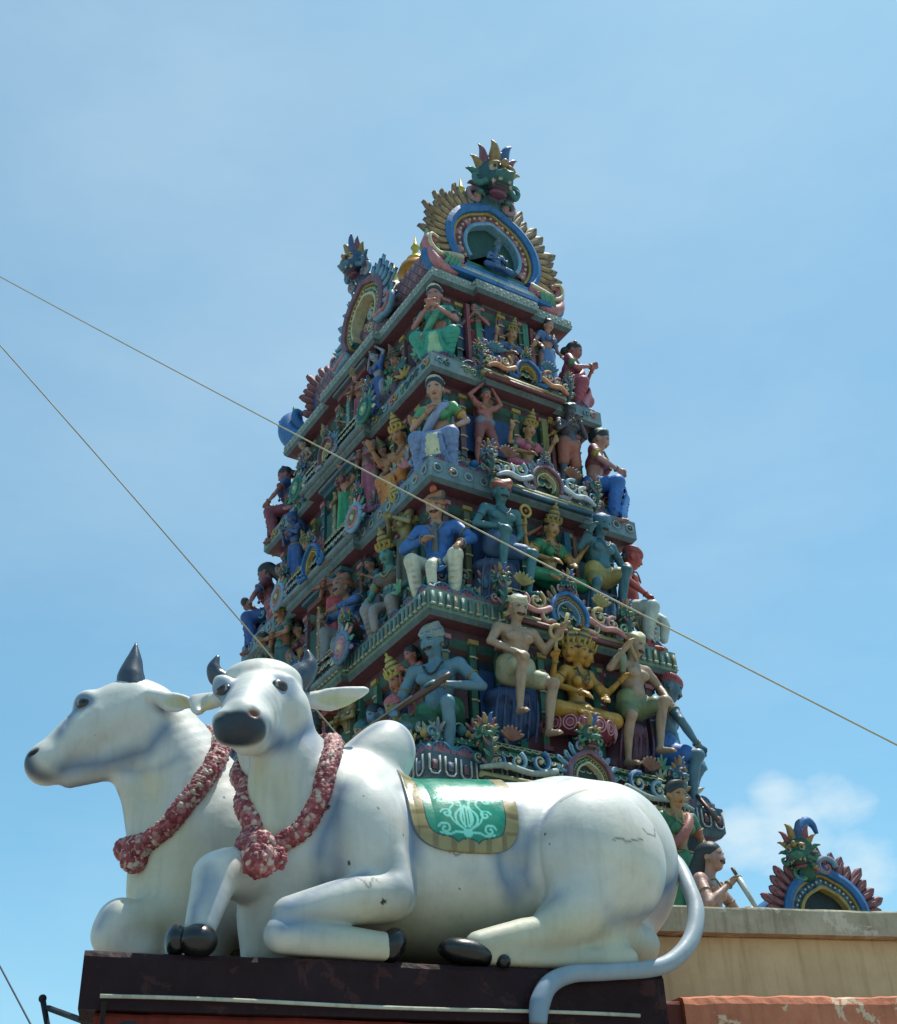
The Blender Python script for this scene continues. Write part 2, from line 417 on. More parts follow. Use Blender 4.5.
def cell_bumps(P, size, seed, jit=0.85):
    """distance field of rounded petals: returns height 0..1 and a cell id per point"""
    G = P / size; base = np.floor(G).astype(int); best = np.full(len(P), 9.0); second = np.full(len(P), 9.0); cid = np.zeros(len(P))
    for dx in (-1, 0, 1):
        for dy in (-1, 0, 1):
            for dz in (-1, 0, 1):
                c = base + np.array([dx, dy, dz])
                h = np.sin(c @ np.array([[127.1, 269.5, 419.2], [311.7, 183.3, 371.9], [74.7, 246.1, 168.2]]) + seed) * 43758.5453
                h = h - np.floor(h)
                d = np.linalg.norm(c + .5 + (h - .5) * jit - G, axis=1)
                m = d < best; second = np.where(m, best, np.minimum(second, d)); best = np.where(m, d, best); cid = np.where(m, h[:, 0], cid)
    return np.clip((second - best) / .55, 0, 1) ** .6, cid
def make_garland(prims, path, rad, seed, root, pend, scale=1.0, name='garland'):
    path = snap(prims, catmull(path, 10), rad * 0.30)
    path = catmull(path[::2], 10); k = len(path); n = 56
    V, F, _ = tube(path, rad * .92, n, None, (1, 1, 1), False)
    F = list(F)
    N_ = V - np.repeat(path, n, 0); N_ /= np.linalg.norm(N_, axis=1, keepdims=True)
    for c, nn, r in pend:
        nn = np.array(nn, float) / np.linalg.norm(nn); m_, q_ = 48, 64
        t = np.arange(m_ + 1)[:, None] / m_ * math.pi; a = np.arange(q_)[None, :] / q_ * 2 * math.pi
        u = np.cross(nn, [0, 0, 1.0]); u /= np.linalg.norm(u); v = np.cross(nn, u)
        D_ = (np.sin(t) * np.cos(a))[..., None] * u + (np.sin(t) * np.sin(a))[..., None] * v + (np.cos(t) * np.ones_like(a))[..., None] * nn * .7
        D_ = D_.reshape(-1, 3)
        # concentric petal rows like a rose
        ring = np.abs(np.sin(t * 5.2)) * np.ones_like(a); lobes = .5 + .5 * np.cos(a * 7 + np.floor(t * 5.2 / math.pi) * 1.3)
        rose = (ring * .6 + .4 * lobes * ring).reshape(-1)
        b0 = len(V); V = np.vstack([V, np.array(c) + D_ * r * (.82 + .2 * rose[:, None])]); N_ = np.vstack([N_, D_])
        F += [(b0 + i * q_ + j, b0 + (i + 1) * q_ + j, b0 + (i + 1) * q_ + (j + 1) % q_, b0 + i * q_ + (j + 1) % q_) for i in range(m_) for j in range(q_)]
    h1, id1 = cell_bumps(V, rad * .55, seed); h2, id2 = cell_bumps(V, rad * .2, seed + 3)
    V = V + N_ * rad * (.26 * h1 + .08 * h2)[:, None]
    pal = np.array([srgb(c) for c in ('#8E4046', '#9E4A50', '#AC646A', '#7E3640', '#96464E', '#B4807E', '#A25258', '#C4A89C')])
    C = pal[(id1 * 7.99).astype(int)]
    hi = (V[:, 2] - V[:, 2].min()) / (V[:, 2].max() - V[:, 2].min())
    chip = (id2 > .95 - .35 * np.clip(hi * 1.5 - .6, 0, 1)); C[chip] = C[chip] * .35 + np.array(srgb('#D9D0C2')) * .65
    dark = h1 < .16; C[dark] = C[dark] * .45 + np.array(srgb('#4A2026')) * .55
    return mesh_obj(name, V, F, MG, root, C)

def eye_mesh(c, n, r, root, name='eye'):
    """painted bulging eye: white almond, brown iris, black pupil"""
    n = np.array(n, float); n /= np.linalg.norm(n)
    u = np.cross([0, 0, 1.0], n); u /= np.linalg.norm(u); v = np.cross(n, u)
    k, m = 22, 26; V = []; C = []
    for i in range(k + 1):
        t = i / k * math.pi * 0.5
        for j in range(m):
            a = 2 * math.pi * j / m
            x, y, z = math.sin(t) * math.cos(a), math.sin(t) * math.sin(a), math.cos(t)
            V.append(np.array(c) + u * x * r * 1.25 + v * y * r * 0.85 + n * z * r * 0.55)
            rr = math.hypot(x * 1.25, y * .85)
            C.append(srgb('#08080A') if rr < .34 else srgb('#36261C') if rr < .66 else srgb('#14110F') if rr < .72 else srgb('#8E8A80') if rr < 1.0 and abs(y) < .5 else srgb('#2E3A48'))
    F = [(i * m + j, i * m + (j + 1) % m, (i + 1) * m + (j + 1) % m, (i + 1) * m + j) for i in range(k) for j in range(m)]
    o = mesh_obj(name, V, [tuple(reversed(f)) for f in F], paint_mat('glossy_eye_paint', 0.15, 0.05, 9, 0.6, 0.0), root, C)
    return o

def horn(root, pts, rad, col=SLATE):
    mb = MB(); mb.tube(catmull(pts, 6), rad, col, n=14)
    return mb.build('horn', paint_mat('horn_paint', 0.22, 0.25, 9, 0.6, 0.1), root)
def hoof(root, prims, h=0.011):
    V, F = sculpt(prims, h)
    return mesh_obj('hoof', V, F, paint_mat('horn_paint'), root, srgb(HOOF))

H0 = 0.010
# ---------------- near cow
rootA = empty('cow_statue', PLM @ Matrix.Translation((1.7, 0.5, 0)))
tag(rootA, 'white reclining cow statue with green saddle cloth, head turned to face the street', 'cow statue', 'cow statues on the maroon plinth')
rootA_off = np.array([1.7, 0.5, 0])
bc = 0.50
def mirror_b(p, c=bc): return (p[0], 2 * c - p[1], p[2])
A = []
W_ = WHITE
A.append(chain(Qs([(345, 868, .5), (430, 872, .52), (520, 872, .53), (585, 868, .5)]), [.39, .455, .462, .42], k=.1, col=W_))
A.append(ell(Q(605, 868, .5), (.37, .44, .44), k=.12, col=W_))                     # rump
A.append(ell(Q(560, 835, .48), (.25, .30, .30), k=.1, col=W_))
A.append(ell(Q(602, 858, .08), (.335, .20, .36), rot=(0, R(-12), 0), k=.014, col=W_))                     # near thigh
A.append(ell(mirror_b(Q(592, 870, .17)), (.30, .17, .35), k=.08, col=W_))
A.append(chain(Qs([(590, 895, .10), (570, 918, .06), (545, 934, .05), (512, 939, .05), (478, 946, .05)]), [.20, .15, .105, .08, .068], k=.045, col=W_))
A.append(chain(Qs([(495, 957, .05), (560, 960, .05), (625, 960, .06)]), [.05, .06, .065], k=.04, col=W_))
A.append(chain(Qs([(600, 935, .12), (640, 945, .3)]), [.12, .10], k=.05, col=W_))
# hump and withers
A.append(ell(Q(384, 755, .5), (.165, .14, .20), rot=(0, R(24), 0), k=.05, col=W_)); HUMP = [A[-1]]
A.append(ell(Q(364, 768, .5), (.19, .15, .15), rot=(0, R(-25), 0), k=.09, col=W_)); HUMP.append(A[-1])
A.append(ell(Q(366, 800, .5), (.22, .24, .17), k=.10, col=W_))
# near shoulder and folded fore leg
A.append(ell(Q(372, 845, .16), (.20, .17, .34), rot=(0, R(-8), 0), k=.035, col=W_))
A.append(ell(mirror_b(Q(372, 850, .19)), (.20, .16, .32), k=.08, col=W_))
A.append(chain(Qs([(393, 868, .10), (392, 895, .08), (355, 900, .06), (290, 915, .05)]), [.09, .12, .115, .085], k=.045, col=W_))
A.append(chain(Qs([(282, 935, .045), (330, 941, .04), (384, 948, .045)]), [.085, .078, .07], k=.02, col=W_))
# brisket, chest
A.append(chain(Qs([(335, 830, .5), (300, 865, .46), (275, 905, .42), (268, 950, .42)]), [.36, .27, .18, .13], k=.10, col=W_))
A.append(ell(Q(300, 930, .5), (.22, .26, .14), k=.08, col=W_))
# neck
A.append(chain(Qs([(345, 835, .5), (302, 790, .47), (282, 757, .43), (270, 720, .40)]), [.36, .265, .215, .20], k=.08, col=W_))
A.append(chain(Qs([(262, 745, .24), (262, 780, .28), (264, 830, .30)]), [.05, .07, .09], k=.07, col=W_))   # dewlap
# raised far foreleg hanging its hoof over the edge
A.append(chain(Qs([(270, 880, .42), (232, 872, .22), (216, 876, .15)]), [.16, .115, .10], k=.03, col=W_))
A.append(chain(Qs([(216, 876, .15), (207, 905, .09), (200, 928, .05)]), [.105, .085, .07], k=.03, col=W_))
# head
A.append(chain(Qs([(264, 700, .40), (254, 709, .22), (243, 722, .02)]), [.195, .165, .108], k=.04, col=W_))
A.append(ell(Q(263, 681, .36), (.205, .15, .10), k=.06, col=W_))
A.append(ell(Q(240, 724, -.02), (.118, .085, .088), k=.04, col=W_))
for px_, py_ in ((225, 722), (256, 721), (228, 734), (253, 734)): A.append(ell(Q(px_, py_, -.02), (.062, .07, .055), k=.03, col=W_))
A.append(chain(Qs([(283, 722, .40), (262, 734, .20), (246, 743, .04)]), [.13, .10, .062], k=.05, col=W_))
A.append(ell(Q(281, 687, .20), (.065, .06, .055), k=.04, col=W_))
A.append(ell(Q(223, 688, .22), (.055, .06, .055), k=.04, col=W_))
A.append(chain(Qs([(253, 690, .20), (247, 703, .08), (242, 712, -.03)]), [.075, .07, .06], k=.04, col=W_))
A.append(ell(Q(283, 712, .30), (.135, .17, .15), k=.05, col=W_))
A.append(ell(Q(245, 722, .04), (.125, .11, .10), k=.04, col=W_))
A.append(ell(Q(281, 681, .20), (.075, .05, .028), rot=(0, R(-8), 0), k=.025, col=W_))
A.append(ell(Q(224, 682, .22), (.055, .05, .026), rot=(0, R(12), 0), k=.025, col=W_))
# nostrils
A.append(ell(Q(254, 713, -.095), (.022, .03, .017), k=.01, col=None, sub=True))
A.append(ell(Q(221, 716, -.085), (.017, .03, .016), k=.01, col=None, sub=True))
# mouth slit
A.append(chain(Qs([(222, 741, -.08), (241, 745, -.115), (262, 741, -.06)]), [.008, .010, .008], k=.012, sub=True))
# ears
def ear(c0, c1, c2, wd, thick, sag=.35):
    """leaf shaped ear from c0 to tip c2, fuller along its lower edge, hollowed towards the street"""
    P = [np.array(c) for c in (c0, c1, c2)]
    ax = P[2] - P[0]; ln = np.linalg.norm(ax); ang = math.atan2(ax[2], ax[0])
    zz = np.array([0, 0, 1.0])
    o = []
    prof = [(0.0, .40), (.18, .72), (.38, 1.0), (.6, .86), (.8, .55), (1.0, .16)]
    for (t0, w0), (t1, w1) in zip(prof[:-1], prof[1:]):
        for f in np.linspace(0, 1, 4)[:-1]:
            t = t0 + (t1 - t0) * f; w_ = wd * (w0 + (w1 - w0) * f)
            c = P[0] + ax * t - zz * (w_ * sag)
            o.append(ell(c, (ln * .10, thick, w_), rot=(0, -ang, 0), k=.02, col=W_))
    o.append(cap(P[0] - ax * .15, P[0] + ax * .15, .035, .03, k=.03, col=W_))
    c = P[0] + ax * .47 - zz * wd * .33
    s = ell(c + np.array([0.0, -thick * 1.35, -wd * .1]), (ln * .40, thick * 1.1, wd * .62), rot=(0, -ang + .1, 0), k=.012, sub=True)
    return o, s
e1, s1 = ear(Q(305, 700, .42), Q(340, 700, .40), Q(368, 689, .38), .066, .026)
e2, s2 = ear(Q(217, 699, .46), Q(205, 705, .56), Q(192, 698, .66), .085, .026)
A += e1 + e2 + [s1, s2]
# muscle creases, pressed in softly
for pts, r in (([(522, 798, .07), (514, 835, .04), (517, 880, .04), (530, 914, .04)], .06),
               ([(408, 795, .10), (412, 840, .04), (418, 880, .03), (414, 905, .03)], .026)):
    Pn = Qs(pts); A.append(chain(Pn, [.006, r, r, .006], k=.05, sub=True))
FLOOR = Prim(lambda P: P[2] + P[0] * 0 + P[1] * 0, (-9, -9, -9), (9, 9, 9), .02, None, True)
A.append(FLOOR)
V, F = sculpt(A, H0); V = relax(V, F, 3, .5)
C = prim_colors(V, A)
C = np.where((C == 0).all(1)[:, None], np.array(srgb(W_)), C)
def near_line(V, C, pts, w, col, amt=.8, soft=None):
    P = snap(A_cur, catmull(pts, 8), 0.0, 4)
    pr = chain(P, w * .35, m=1)
    return overlay(V, C, pr, col, soft or w * 2.0, min(1, amt * 1.35))
A_cur = A
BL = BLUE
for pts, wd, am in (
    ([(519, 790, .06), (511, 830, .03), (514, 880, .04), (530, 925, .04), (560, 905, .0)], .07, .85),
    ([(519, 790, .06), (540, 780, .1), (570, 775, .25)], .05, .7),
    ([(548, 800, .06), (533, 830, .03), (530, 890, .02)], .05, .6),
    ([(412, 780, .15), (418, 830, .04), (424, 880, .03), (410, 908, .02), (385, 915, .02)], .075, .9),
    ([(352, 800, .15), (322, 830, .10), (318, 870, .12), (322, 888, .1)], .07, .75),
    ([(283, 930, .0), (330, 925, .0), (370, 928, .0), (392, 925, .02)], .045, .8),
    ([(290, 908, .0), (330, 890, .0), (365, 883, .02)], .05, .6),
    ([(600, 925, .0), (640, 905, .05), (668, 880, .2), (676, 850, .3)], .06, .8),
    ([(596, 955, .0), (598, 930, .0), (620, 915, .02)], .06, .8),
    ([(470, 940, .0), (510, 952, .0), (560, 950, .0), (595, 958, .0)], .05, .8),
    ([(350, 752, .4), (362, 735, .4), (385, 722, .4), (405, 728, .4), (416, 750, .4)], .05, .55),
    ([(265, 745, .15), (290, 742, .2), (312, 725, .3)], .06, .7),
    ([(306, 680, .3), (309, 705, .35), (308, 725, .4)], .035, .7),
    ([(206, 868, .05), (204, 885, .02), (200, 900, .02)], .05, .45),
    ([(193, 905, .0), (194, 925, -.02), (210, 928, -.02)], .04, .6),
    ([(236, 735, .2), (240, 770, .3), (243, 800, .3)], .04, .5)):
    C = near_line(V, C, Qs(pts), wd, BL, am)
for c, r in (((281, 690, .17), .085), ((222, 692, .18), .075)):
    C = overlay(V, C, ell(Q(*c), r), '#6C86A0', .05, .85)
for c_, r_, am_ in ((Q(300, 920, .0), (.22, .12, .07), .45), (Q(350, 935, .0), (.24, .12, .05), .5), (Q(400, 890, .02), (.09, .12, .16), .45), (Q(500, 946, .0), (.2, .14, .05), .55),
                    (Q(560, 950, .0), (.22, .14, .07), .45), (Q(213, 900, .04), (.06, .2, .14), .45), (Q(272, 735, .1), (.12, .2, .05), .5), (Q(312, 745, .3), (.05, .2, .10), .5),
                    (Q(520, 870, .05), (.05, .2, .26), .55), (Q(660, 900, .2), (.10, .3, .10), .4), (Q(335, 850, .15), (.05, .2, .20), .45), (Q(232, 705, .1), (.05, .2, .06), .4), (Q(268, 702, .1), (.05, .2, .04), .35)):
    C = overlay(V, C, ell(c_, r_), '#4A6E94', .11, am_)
# dark muzzle
C = overlay(V, C, ell(Q(239, 727, -.10), (.155, .13, .085)), '#27303B', .03, 1)
C = overlay(V, C, ell(Q(241, 748, -.08), (.09, .10, .020)), '#C9C6B8', .012, .9)
C = overlay(V, C, ell(Q(254, 713, -.10), (.03, .05, .022)), '#8D5B50', .008, .9)
C = overlay(V, C, chain(Qs([(250, 668, .2), (275, 664, .25)]), .02), '#B07A60', .05, .35)
# cream chest and belly
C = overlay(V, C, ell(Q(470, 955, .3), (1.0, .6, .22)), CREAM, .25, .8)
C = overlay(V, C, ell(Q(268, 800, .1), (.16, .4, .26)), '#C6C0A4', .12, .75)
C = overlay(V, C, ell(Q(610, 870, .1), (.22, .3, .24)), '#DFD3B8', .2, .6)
for ea, sa in ((Q(342, 701, .38), (.14, .05, .036)), (Q(203, 706, .46), (.05, .05, .05))):
    C = overlay(V, C, ell(ea, sa), '#C9BE8A', .02, .8)
for q in range(46):
    rg_ = random.Random(900 + q); c_ = snap(A, [Q(rg_.uniform(270, 665), rg_.uniform(775, 955), rg_.uniform(-.02, .1))])[0]
    C = overlay(V, C, ell(c_, (rg_.uniform(.03, .10), .08, rg_.uniform(.02, .07))), rg_.choice(['#B0A68C', '#9FA6A2', '#C9C6B4', '#8FA0AC']), .07, rg_.uniform(.15, .4))
for q in range(5):   # hairline cracks in the enamel
    rg_ = random.Random(70 + q); x_, y_ = ((600, 850), (630, 838), (345, 890), (560, 800), (450, 850))[q]
    pts_ = [(x_ + k_ * 5 + rg_.uniform(-2, 2), y_ + rg_.uniform(-5, 5), .02) for k_ in range(7)]
    C = overlay(V, C, chain(snap(A, catmull(Qs(pts_), 3)), .0045, m=1), '#5A524A', .006, .8)
C = speckle(V, C, 3, 60, Q(335, 900, -.05), Q(400, 800, .15))
C = speckle(V, C, 5, 60, Q(430, 930, -.05), Q(660, 790, .15), (.003, .006))
C = speckle(V, C, 6, 14, Q(262, 745, .0), Q(300, 690, .3))
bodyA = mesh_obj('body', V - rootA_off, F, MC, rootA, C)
eye_mesh(np.array(snap(A, [Q(279, 689, .15)], -.004)[0]) - rootA_off, (.42, -.85, .10), .042, rootA)
eye_mesh(np.array(snap(A, [Q(222, 690, .17)], -.008)[0]) - rootA_off, (-.66, -.68, .05), .036, rootA)
def sub_off(P, off): return [tuple(np.array(p) - off) for p in P]
horn(rootA, sub_off(Qs([(291, 684, .38), (303, 674, .38), (309, 664, .37), (307, 650, .36)]), rootA_off), [.085, .072, .048, .010])
horn(rootA, sub_off(Qs([(227, 684, .40), (217, 676, .40), (214, 667, .39), (218, 656, .38)]), rootA_off), [.055, .05, .036, .010])
def hf(c, r, rot=None, off=rootA_off): return ell(np.array(c) - off, r, rot=rot, k=.01)
hoof(rootA, [hf(Q(466, 953, .05), (.135, .09, .062), (0, R(10), 0)), ell(np.array(Q(466, 975, .05)) - rootA_off, (.2, .2, .05), k=.01, sub=True)])
hoof(rootA, [hf(Q(503, 962, .02), (.035, .05, .035))])
hoof(rootA, [hf(Q(392, 946, .05), (.062, .085, .085), (0, R(25), 0))])
hoof(rootA, [hf(Q(198, 941, .02), (.088, .09, .072), (0, R(0), 0))])
hoof(rootA, [hf(Q(176, 941, .06), (.05, .08, .07), (0, R(0), 0))])
# tail
tp = catmull(Qs([(664, 850, .42), (678, 864, .34), (688, 885, .22), (696, 912, .12), (689, 943, .05), (662, 966, .0), (610, 972, -.03), (572, 974, -.04), (550, 984, -.06), (540, 1003, -.07), (538, 1024, -.07)]), 7)
mb = MB(); tr = np.interp(np.linspace(0, 1, len(tp)), np.linspace(0, 1, 11), [.03, .036, .040, .043, .043, .040, .038, .040, .044, .048, .040])
V_, F_, _c = tube(tp - rootA_off, tr, 14, None, (1, 1, 1))
tC = np.tile(np.array(srgb('#C9D0D0')), (len(V_), 1))
tC = np.array(srgb('#B4BABA')) * (1 - (np.arange(len(V_)) // 14 / len(tp))[:, None] ** .7 * .8) + np.array(srgb('#63809C')) * ((np.arange(len(V_)) // 14 / len(tp))[:, None] ** .7 * .8)
mb.add(V_, F_, tC); mb.build('tail', MC, rootA)
# garland
ga = Qs([(300, 722, .72), (318, 738, .55), (328, 762, .32), (323, 792, .16), (303, 818, .10), (280, 836, .08), (262, 841, .08), (248, 828, .14), (240, 806, .28), (243, 775, .50), (262, 745, .70), (285, 728, .76), (300, 722, .72)])
gp = [(np.array(Q(262, 843, .03)), (0, -1, -.1), .055), (np.array(Q(259, 860, .02)), (-.1, -1, -.2), .078), (np.array(Q(276, 858, .05)), (.4, -1, -.2), .05)]
g_ = make_garland(A, ga, .044, 4, rootA, gp); g_.location = -Vector(rootA_off)
# saddle cloth
def saddle():
    AS = [p for p in A if p not in HUMP]
    a0, a1 = Q(409, 808, .1)[0], Q(518, 808, .1)[0]
    ca, wa = (a0 + a1) / 2, (a1 - a0) / 2
    ctr_h = Q(460, 872, .5)[2]
    n = 200
    th0, th1 = R(-62), R(97)
    uu, tt = np.meshgrid(np.linspace(-1, 1, n), np.linspace(0, 1, n), indexing='ij')
    r = .466
    # superellipse mapping keeps the lower corners round
    s = tt * 2 - 1
    wfac = (1 - np.abs(s) ** 9.0) ** (1 / 2.6)
    aa = ca + uu * wa * np.maximum(wfac, .001)
    th = th0 + (th1 - th0) * tt
    lo_, hi_ = np.full(aa.shape, .2), np.full(aa.shape, .9)
    def P(rr): return np.stack([aa, .5 - np.sin(th) * rr, ctr_h + np.cos(th) * rr], -1).reshape(-1, 3)
    for _ in range(16):
        m_ = (lo_ + hi_) / 2; d = eval_sdf(AS, P(m_)).reshape(aa.shape)
        lo_ = np.where(d < 0, m_, lo_); hi_ = np.where(d < 0, hi_, m_)
    rr = (lo_ + hi_) / 2
    rim = np.minimum(1 - np.abs(uu), (1 - np.abs(s)) * 1.2)
    Vt = P(rr + .016 * np.clip(rim / .02, 0, 1) ** .5)
    # pattern in cloth coordinates (metres): x along, y down from the lower edge
    X = (aa - ca) ; Y = (th1 - th) * r
    wl = wa * wfac
    edge = np.minimum(wl - np.abs(X), Y * (1 - .0))
    # true distance to outline, sampled
    ol = np.stack([np.concatenate([-(wa * wfac[0]), (wa * wfac[0])[::-1]]), np.concatenate([Y[0], Y[0][::-1]])], -1)
    pts = np.stack([X.ravel(), Y.ravel()], -1)
    dd = np.full(len(pts), 9.0)
    for q in ol: dd = np.minimum(dd, np.hypot(pts[:, 0] - q[0], pts[:, 1] - q[1]))
    gold, gold2, dark, green, pale = [np.array(srgb(c)) for c in ('#968757', '#7C6C42', '#20302C', '#0F8468', '#7FD6C4')]
    Cc = np.tile(green, (len(pts), 1))
    band = (np.floor(np.where(pts[:, 1] < .12, pts[:, 0] / .03, pts[:, 1] / .035)) % 3)
    bw = .072
    Cc[dd < bw + .006] = dark
    m = dd < bw; Cc[m] = np.where((band[m] == 0)[:, None], gold2, gold)
    Cc[dd < .005] = srgb('#5E7388')
    # scroll work
    def curve(pl, wd):
        pl = catmull(pl, 8); d = np.full(len(pts), 9.0)
        for a, b in zip(pl[:-1], pl[1:]):
            ab = b - a; t = np.clip(((pts - a) @ ab) / (ab @ ab + 1e-12), 0, 1)
            d = np.minimum(d, np.linalg.norm(pts - a - t[:, None] * ab, axis=1))
        mm = (d < wd) & (dd > bw + .01); Cc[mm] = pale
    def spiral(cx, cy, r0, turns, a0, sg):
        return [(cx + sg * r0 * (1 - .8 * t) * math.cos(a0 + t * turns * 6.28), cy + r0 * (1 - .8 * t) * math.sin(a0 + t * turns * 6.28)) for t in np.linspace(0, 1, 14)]
    for sg in (-1, 1):
        for (cx, cy, r0) in ((.115, .125, .034), (.10, .215, .03), (.12, .31, .03), (.06, .40, .035)):
            curve(spiral(sg * cx, cy, r0, 1.2, .3, sg), .0055)
        curve([(0, .10), (sg * .05, .11), (sg * .09, .095), (sg * .14, .10)], .006)
        curve([(sg * .012, .12), (sg * .05, .16), (sg * .055, .21), (sg * .02, .26), (sg * .03, .31)], .006)
        curve([(sg * .012, .12), (sg * .07, .17), (sg * .085, .23), (sg * .06, .28), (sg * .08, .34)], .005)
        curve([(sg * .01, .14), (sg * .03, .18), (sg * .02, .24), (0, .27)], .007)
    m = np.hypot(pts[:, 0], pts[:, 1] - .105) < .024; Cc[m] = pale
    m = (np.hypot(pts[:, 0] / .035, (pts[:, 1] - .20) / .06) < 1) & (np.sin(pts[:, 0] * 400) > -.2); Cc[m] = pale
    V2 = Vt.reshape(n, n, 3)
    i = np.arange(n * n).reshape(n, n)
    Fq = np.stack([i[:-1, :-1], i[1:, :-1], i[1:, 1:], i[:-1, 1:]], -1).reshape(-1, 4)
    return mesh_obj('saddle_cloth', V2.reshape(-1, 3) - rootA_off, Fq, paint_mat('saddle_cloth_paint', 0.22, 0.25, 6, 0.6, 0.08), rootA, Cc)
saddle()

# ---------------- far cow
rootB_off = np.array([1.2, 1.25, 0])
rootB = empty('cow_statue', PLM @ Matrix.Translation(tuple(rootB_off)))
tag(rootB, 'white reclining cow statue looking left in profile, with a single dark horn showing', 'cow statue', 'cow statues on the maroon plinth')
B = []
bb = 1.22
B.append(chain(Qs([(250, 880, bb), (350, 885, bb), (450, 890, bb), (540, 890, bb)]), [.36, .42, .42, .36], k=.1, col=W_))
B.append(ell(Q(300, 800, bb), (.15, .13, .17), k=.07, col=W_))
B.append(chain(Qs([(225, 850, bb), (192, 790, bb), (170, 745, bb), (150, 722, bb)]), [.36, .275, .215, .20], k=.07, col=W_))
B.append(chain(Qs([(205, 850, bb), (190, 890, bb), (180, 950, bb)]), [.36, .315, .25], k=.08, col=W_))
B.append(chain(Qs([(122, 770, bb), (136, 800, bb), (148, 850, bb), (152, 920, bb)]), [.07, .08, .11, .12], k=.06, col=W_))
# head in profile
B.append(chain(Qs([(138, 716, bb), (105, 727, bb), (70, 748, bb), (50, 763, bb)]), [.205, .185, .135, .105], k=.05, col=W_))
B.append(ell(Q(118, 702, bb), (.19, .16, .10), rot=(0, R(-28), 0), k=.06, col=W_))
B.append(ell(Q(86, 705, bb), (.07, .13, .07), k=.05, col=W_))
B.append(chain(Qs([(145, 742, bb), (110, 760, bb), (70, 777, bb)]), [.16, .11, .062], k=.05, col=W_))
B.append(ell(Q(46, 764, bb), (.115, .12, .115), k=.04, col=W_))
B.append(chain(Qs([(48, 781, bb - .13), (60, 778, bb - .14), (75, 769, bb - .13)]), [.008, .012, .006], k=.012, sub=True))
B.append(ell(Q(33, 752, bb - .09), (.022, .03, .015), rot=(0, R(-30), 0), k=.01, sub=True))
# fore legs
B.append(chain(Qs([(180, 915, bb - .1), (138, 925, bb - .2), (122, 922, bb - .2)]), [.15, .12, .11], k=.05, col=W_))
B.append(chain(Qs([(120, 925, bb - .2), (114, 938, bb - .2), (140, 950, bb - .2)]), [.12, .11, .10], k=.05, col=W_))
eb, sb = ear(Q(156, 696, bb - .22), Q(175, 700, bb - .26), Q(197, 703, bb - .32), .062, .026)
B += eb + [sb]
for y0, dx in ((775, 0), (788, 4), (800, 8)):
    B.append(chain(Qs([(120 + dx, y0, bb - .14), (150 + dx, y0 + 4, bb - .27), (185 + dx, y0 - 4, bb - .27)]), [.003, .006, .003], k=.012, sub=True))
B.append(FLOOR)
V, F = sculpt(B, .0115); V = relax(V, F, 3, .5)
C = prim_colors(V, B); C = np.where((C == 0).all(1)[:, None], np.array(srgb(W_)), C)
A_cur = B
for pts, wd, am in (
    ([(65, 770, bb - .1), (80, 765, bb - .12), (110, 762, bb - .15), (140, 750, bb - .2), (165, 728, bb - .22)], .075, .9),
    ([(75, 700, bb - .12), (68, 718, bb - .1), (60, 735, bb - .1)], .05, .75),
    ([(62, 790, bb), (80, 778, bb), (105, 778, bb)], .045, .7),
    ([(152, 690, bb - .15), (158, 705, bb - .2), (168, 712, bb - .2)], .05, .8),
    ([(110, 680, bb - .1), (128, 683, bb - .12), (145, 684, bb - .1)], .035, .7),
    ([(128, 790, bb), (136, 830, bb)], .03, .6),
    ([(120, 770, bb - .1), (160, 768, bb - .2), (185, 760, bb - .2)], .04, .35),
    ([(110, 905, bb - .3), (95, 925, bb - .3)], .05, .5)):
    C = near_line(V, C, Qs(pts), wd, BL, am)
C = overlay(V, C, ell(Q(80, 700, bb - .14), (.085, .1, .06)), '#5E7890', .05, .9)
C = overlay(V, C, chain(Qs([(24, 760, bb - .06), (32, 775, bb - .08), (52, 786, bb - .08)]), .05), '#3C4C5E', .07, 1)
C = overlay(V, C, ell(Q(33, 752, bb - .09), (.035, .06, .02), rot=(0, R(-30), 0)), '#15181C', .006, 1)
C = overlay(V, C, chain(Qs([(48, 781, bb - .13), (60, 778, bb - .14), (72, 770, bb - .13)]), .006), '#23282E', .006, 1)
C = overlay(V, C, chain(Qs([(50, 787, bb - .1), (62, 783, bb - .12), (70, 777, bb - .12)]), .018), '#D8CBBB', .02, .9)
C = overlay(V, C, ell(Q(160, 880, bb - .2), (.22, .4, .35)), '#C6C0A4', .15, .7)
C = overlay(V, C, ell(Q(145, 790, bb - .2), (.12, .3, .14)), '#C6C0A4', .12, .6)
C = overlay(V, C, ell(Q(178, 702, bb - .29), (.09, .03, .034)), '#BFB98F', .015, .9)
C = speckle(V, C, 12, 30, Q(220, 860, bb - .5), Q(240, 780, bb))
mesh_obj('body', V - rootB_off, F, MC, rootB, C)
eye_mesh(np.array(snap(B, [Q(79, 700, bb - .16)], -.008)[0]) - rootB_off, (-.30, -.94, .08), .040, rootB)
horn(rootB, sub_off(Qs([(132, 690, bb - .08), (131, 676, bb - .08), (134, 660, bb - .08), (136, 643, bb - .08)]), rootB_off), [.088, .078, .048, .005])
gb = Qs([(200, 735, bb + .1), (212, 748, bb - .1), (212, 768, bb - .22), (198, 792, bb - .30), (172, 822, bb - .30), (148, 842, bb - .20), (133, 848, bb - .05), (133, 845, bb + .12), (160, 800, bb + .3), (190, 750, bb + .25), (200, 735, bb + .1)])
g_ = make_garland(B, gb, .050, 9, rootB, [(np.array(Q(135, 858, bb - .16)), (-.3, -1, -.1), .075), (np.array(Q(140, 846, bb - .2)), (-.2, -1, 0), .06)]); g_.location = -Vector(rootB_off)

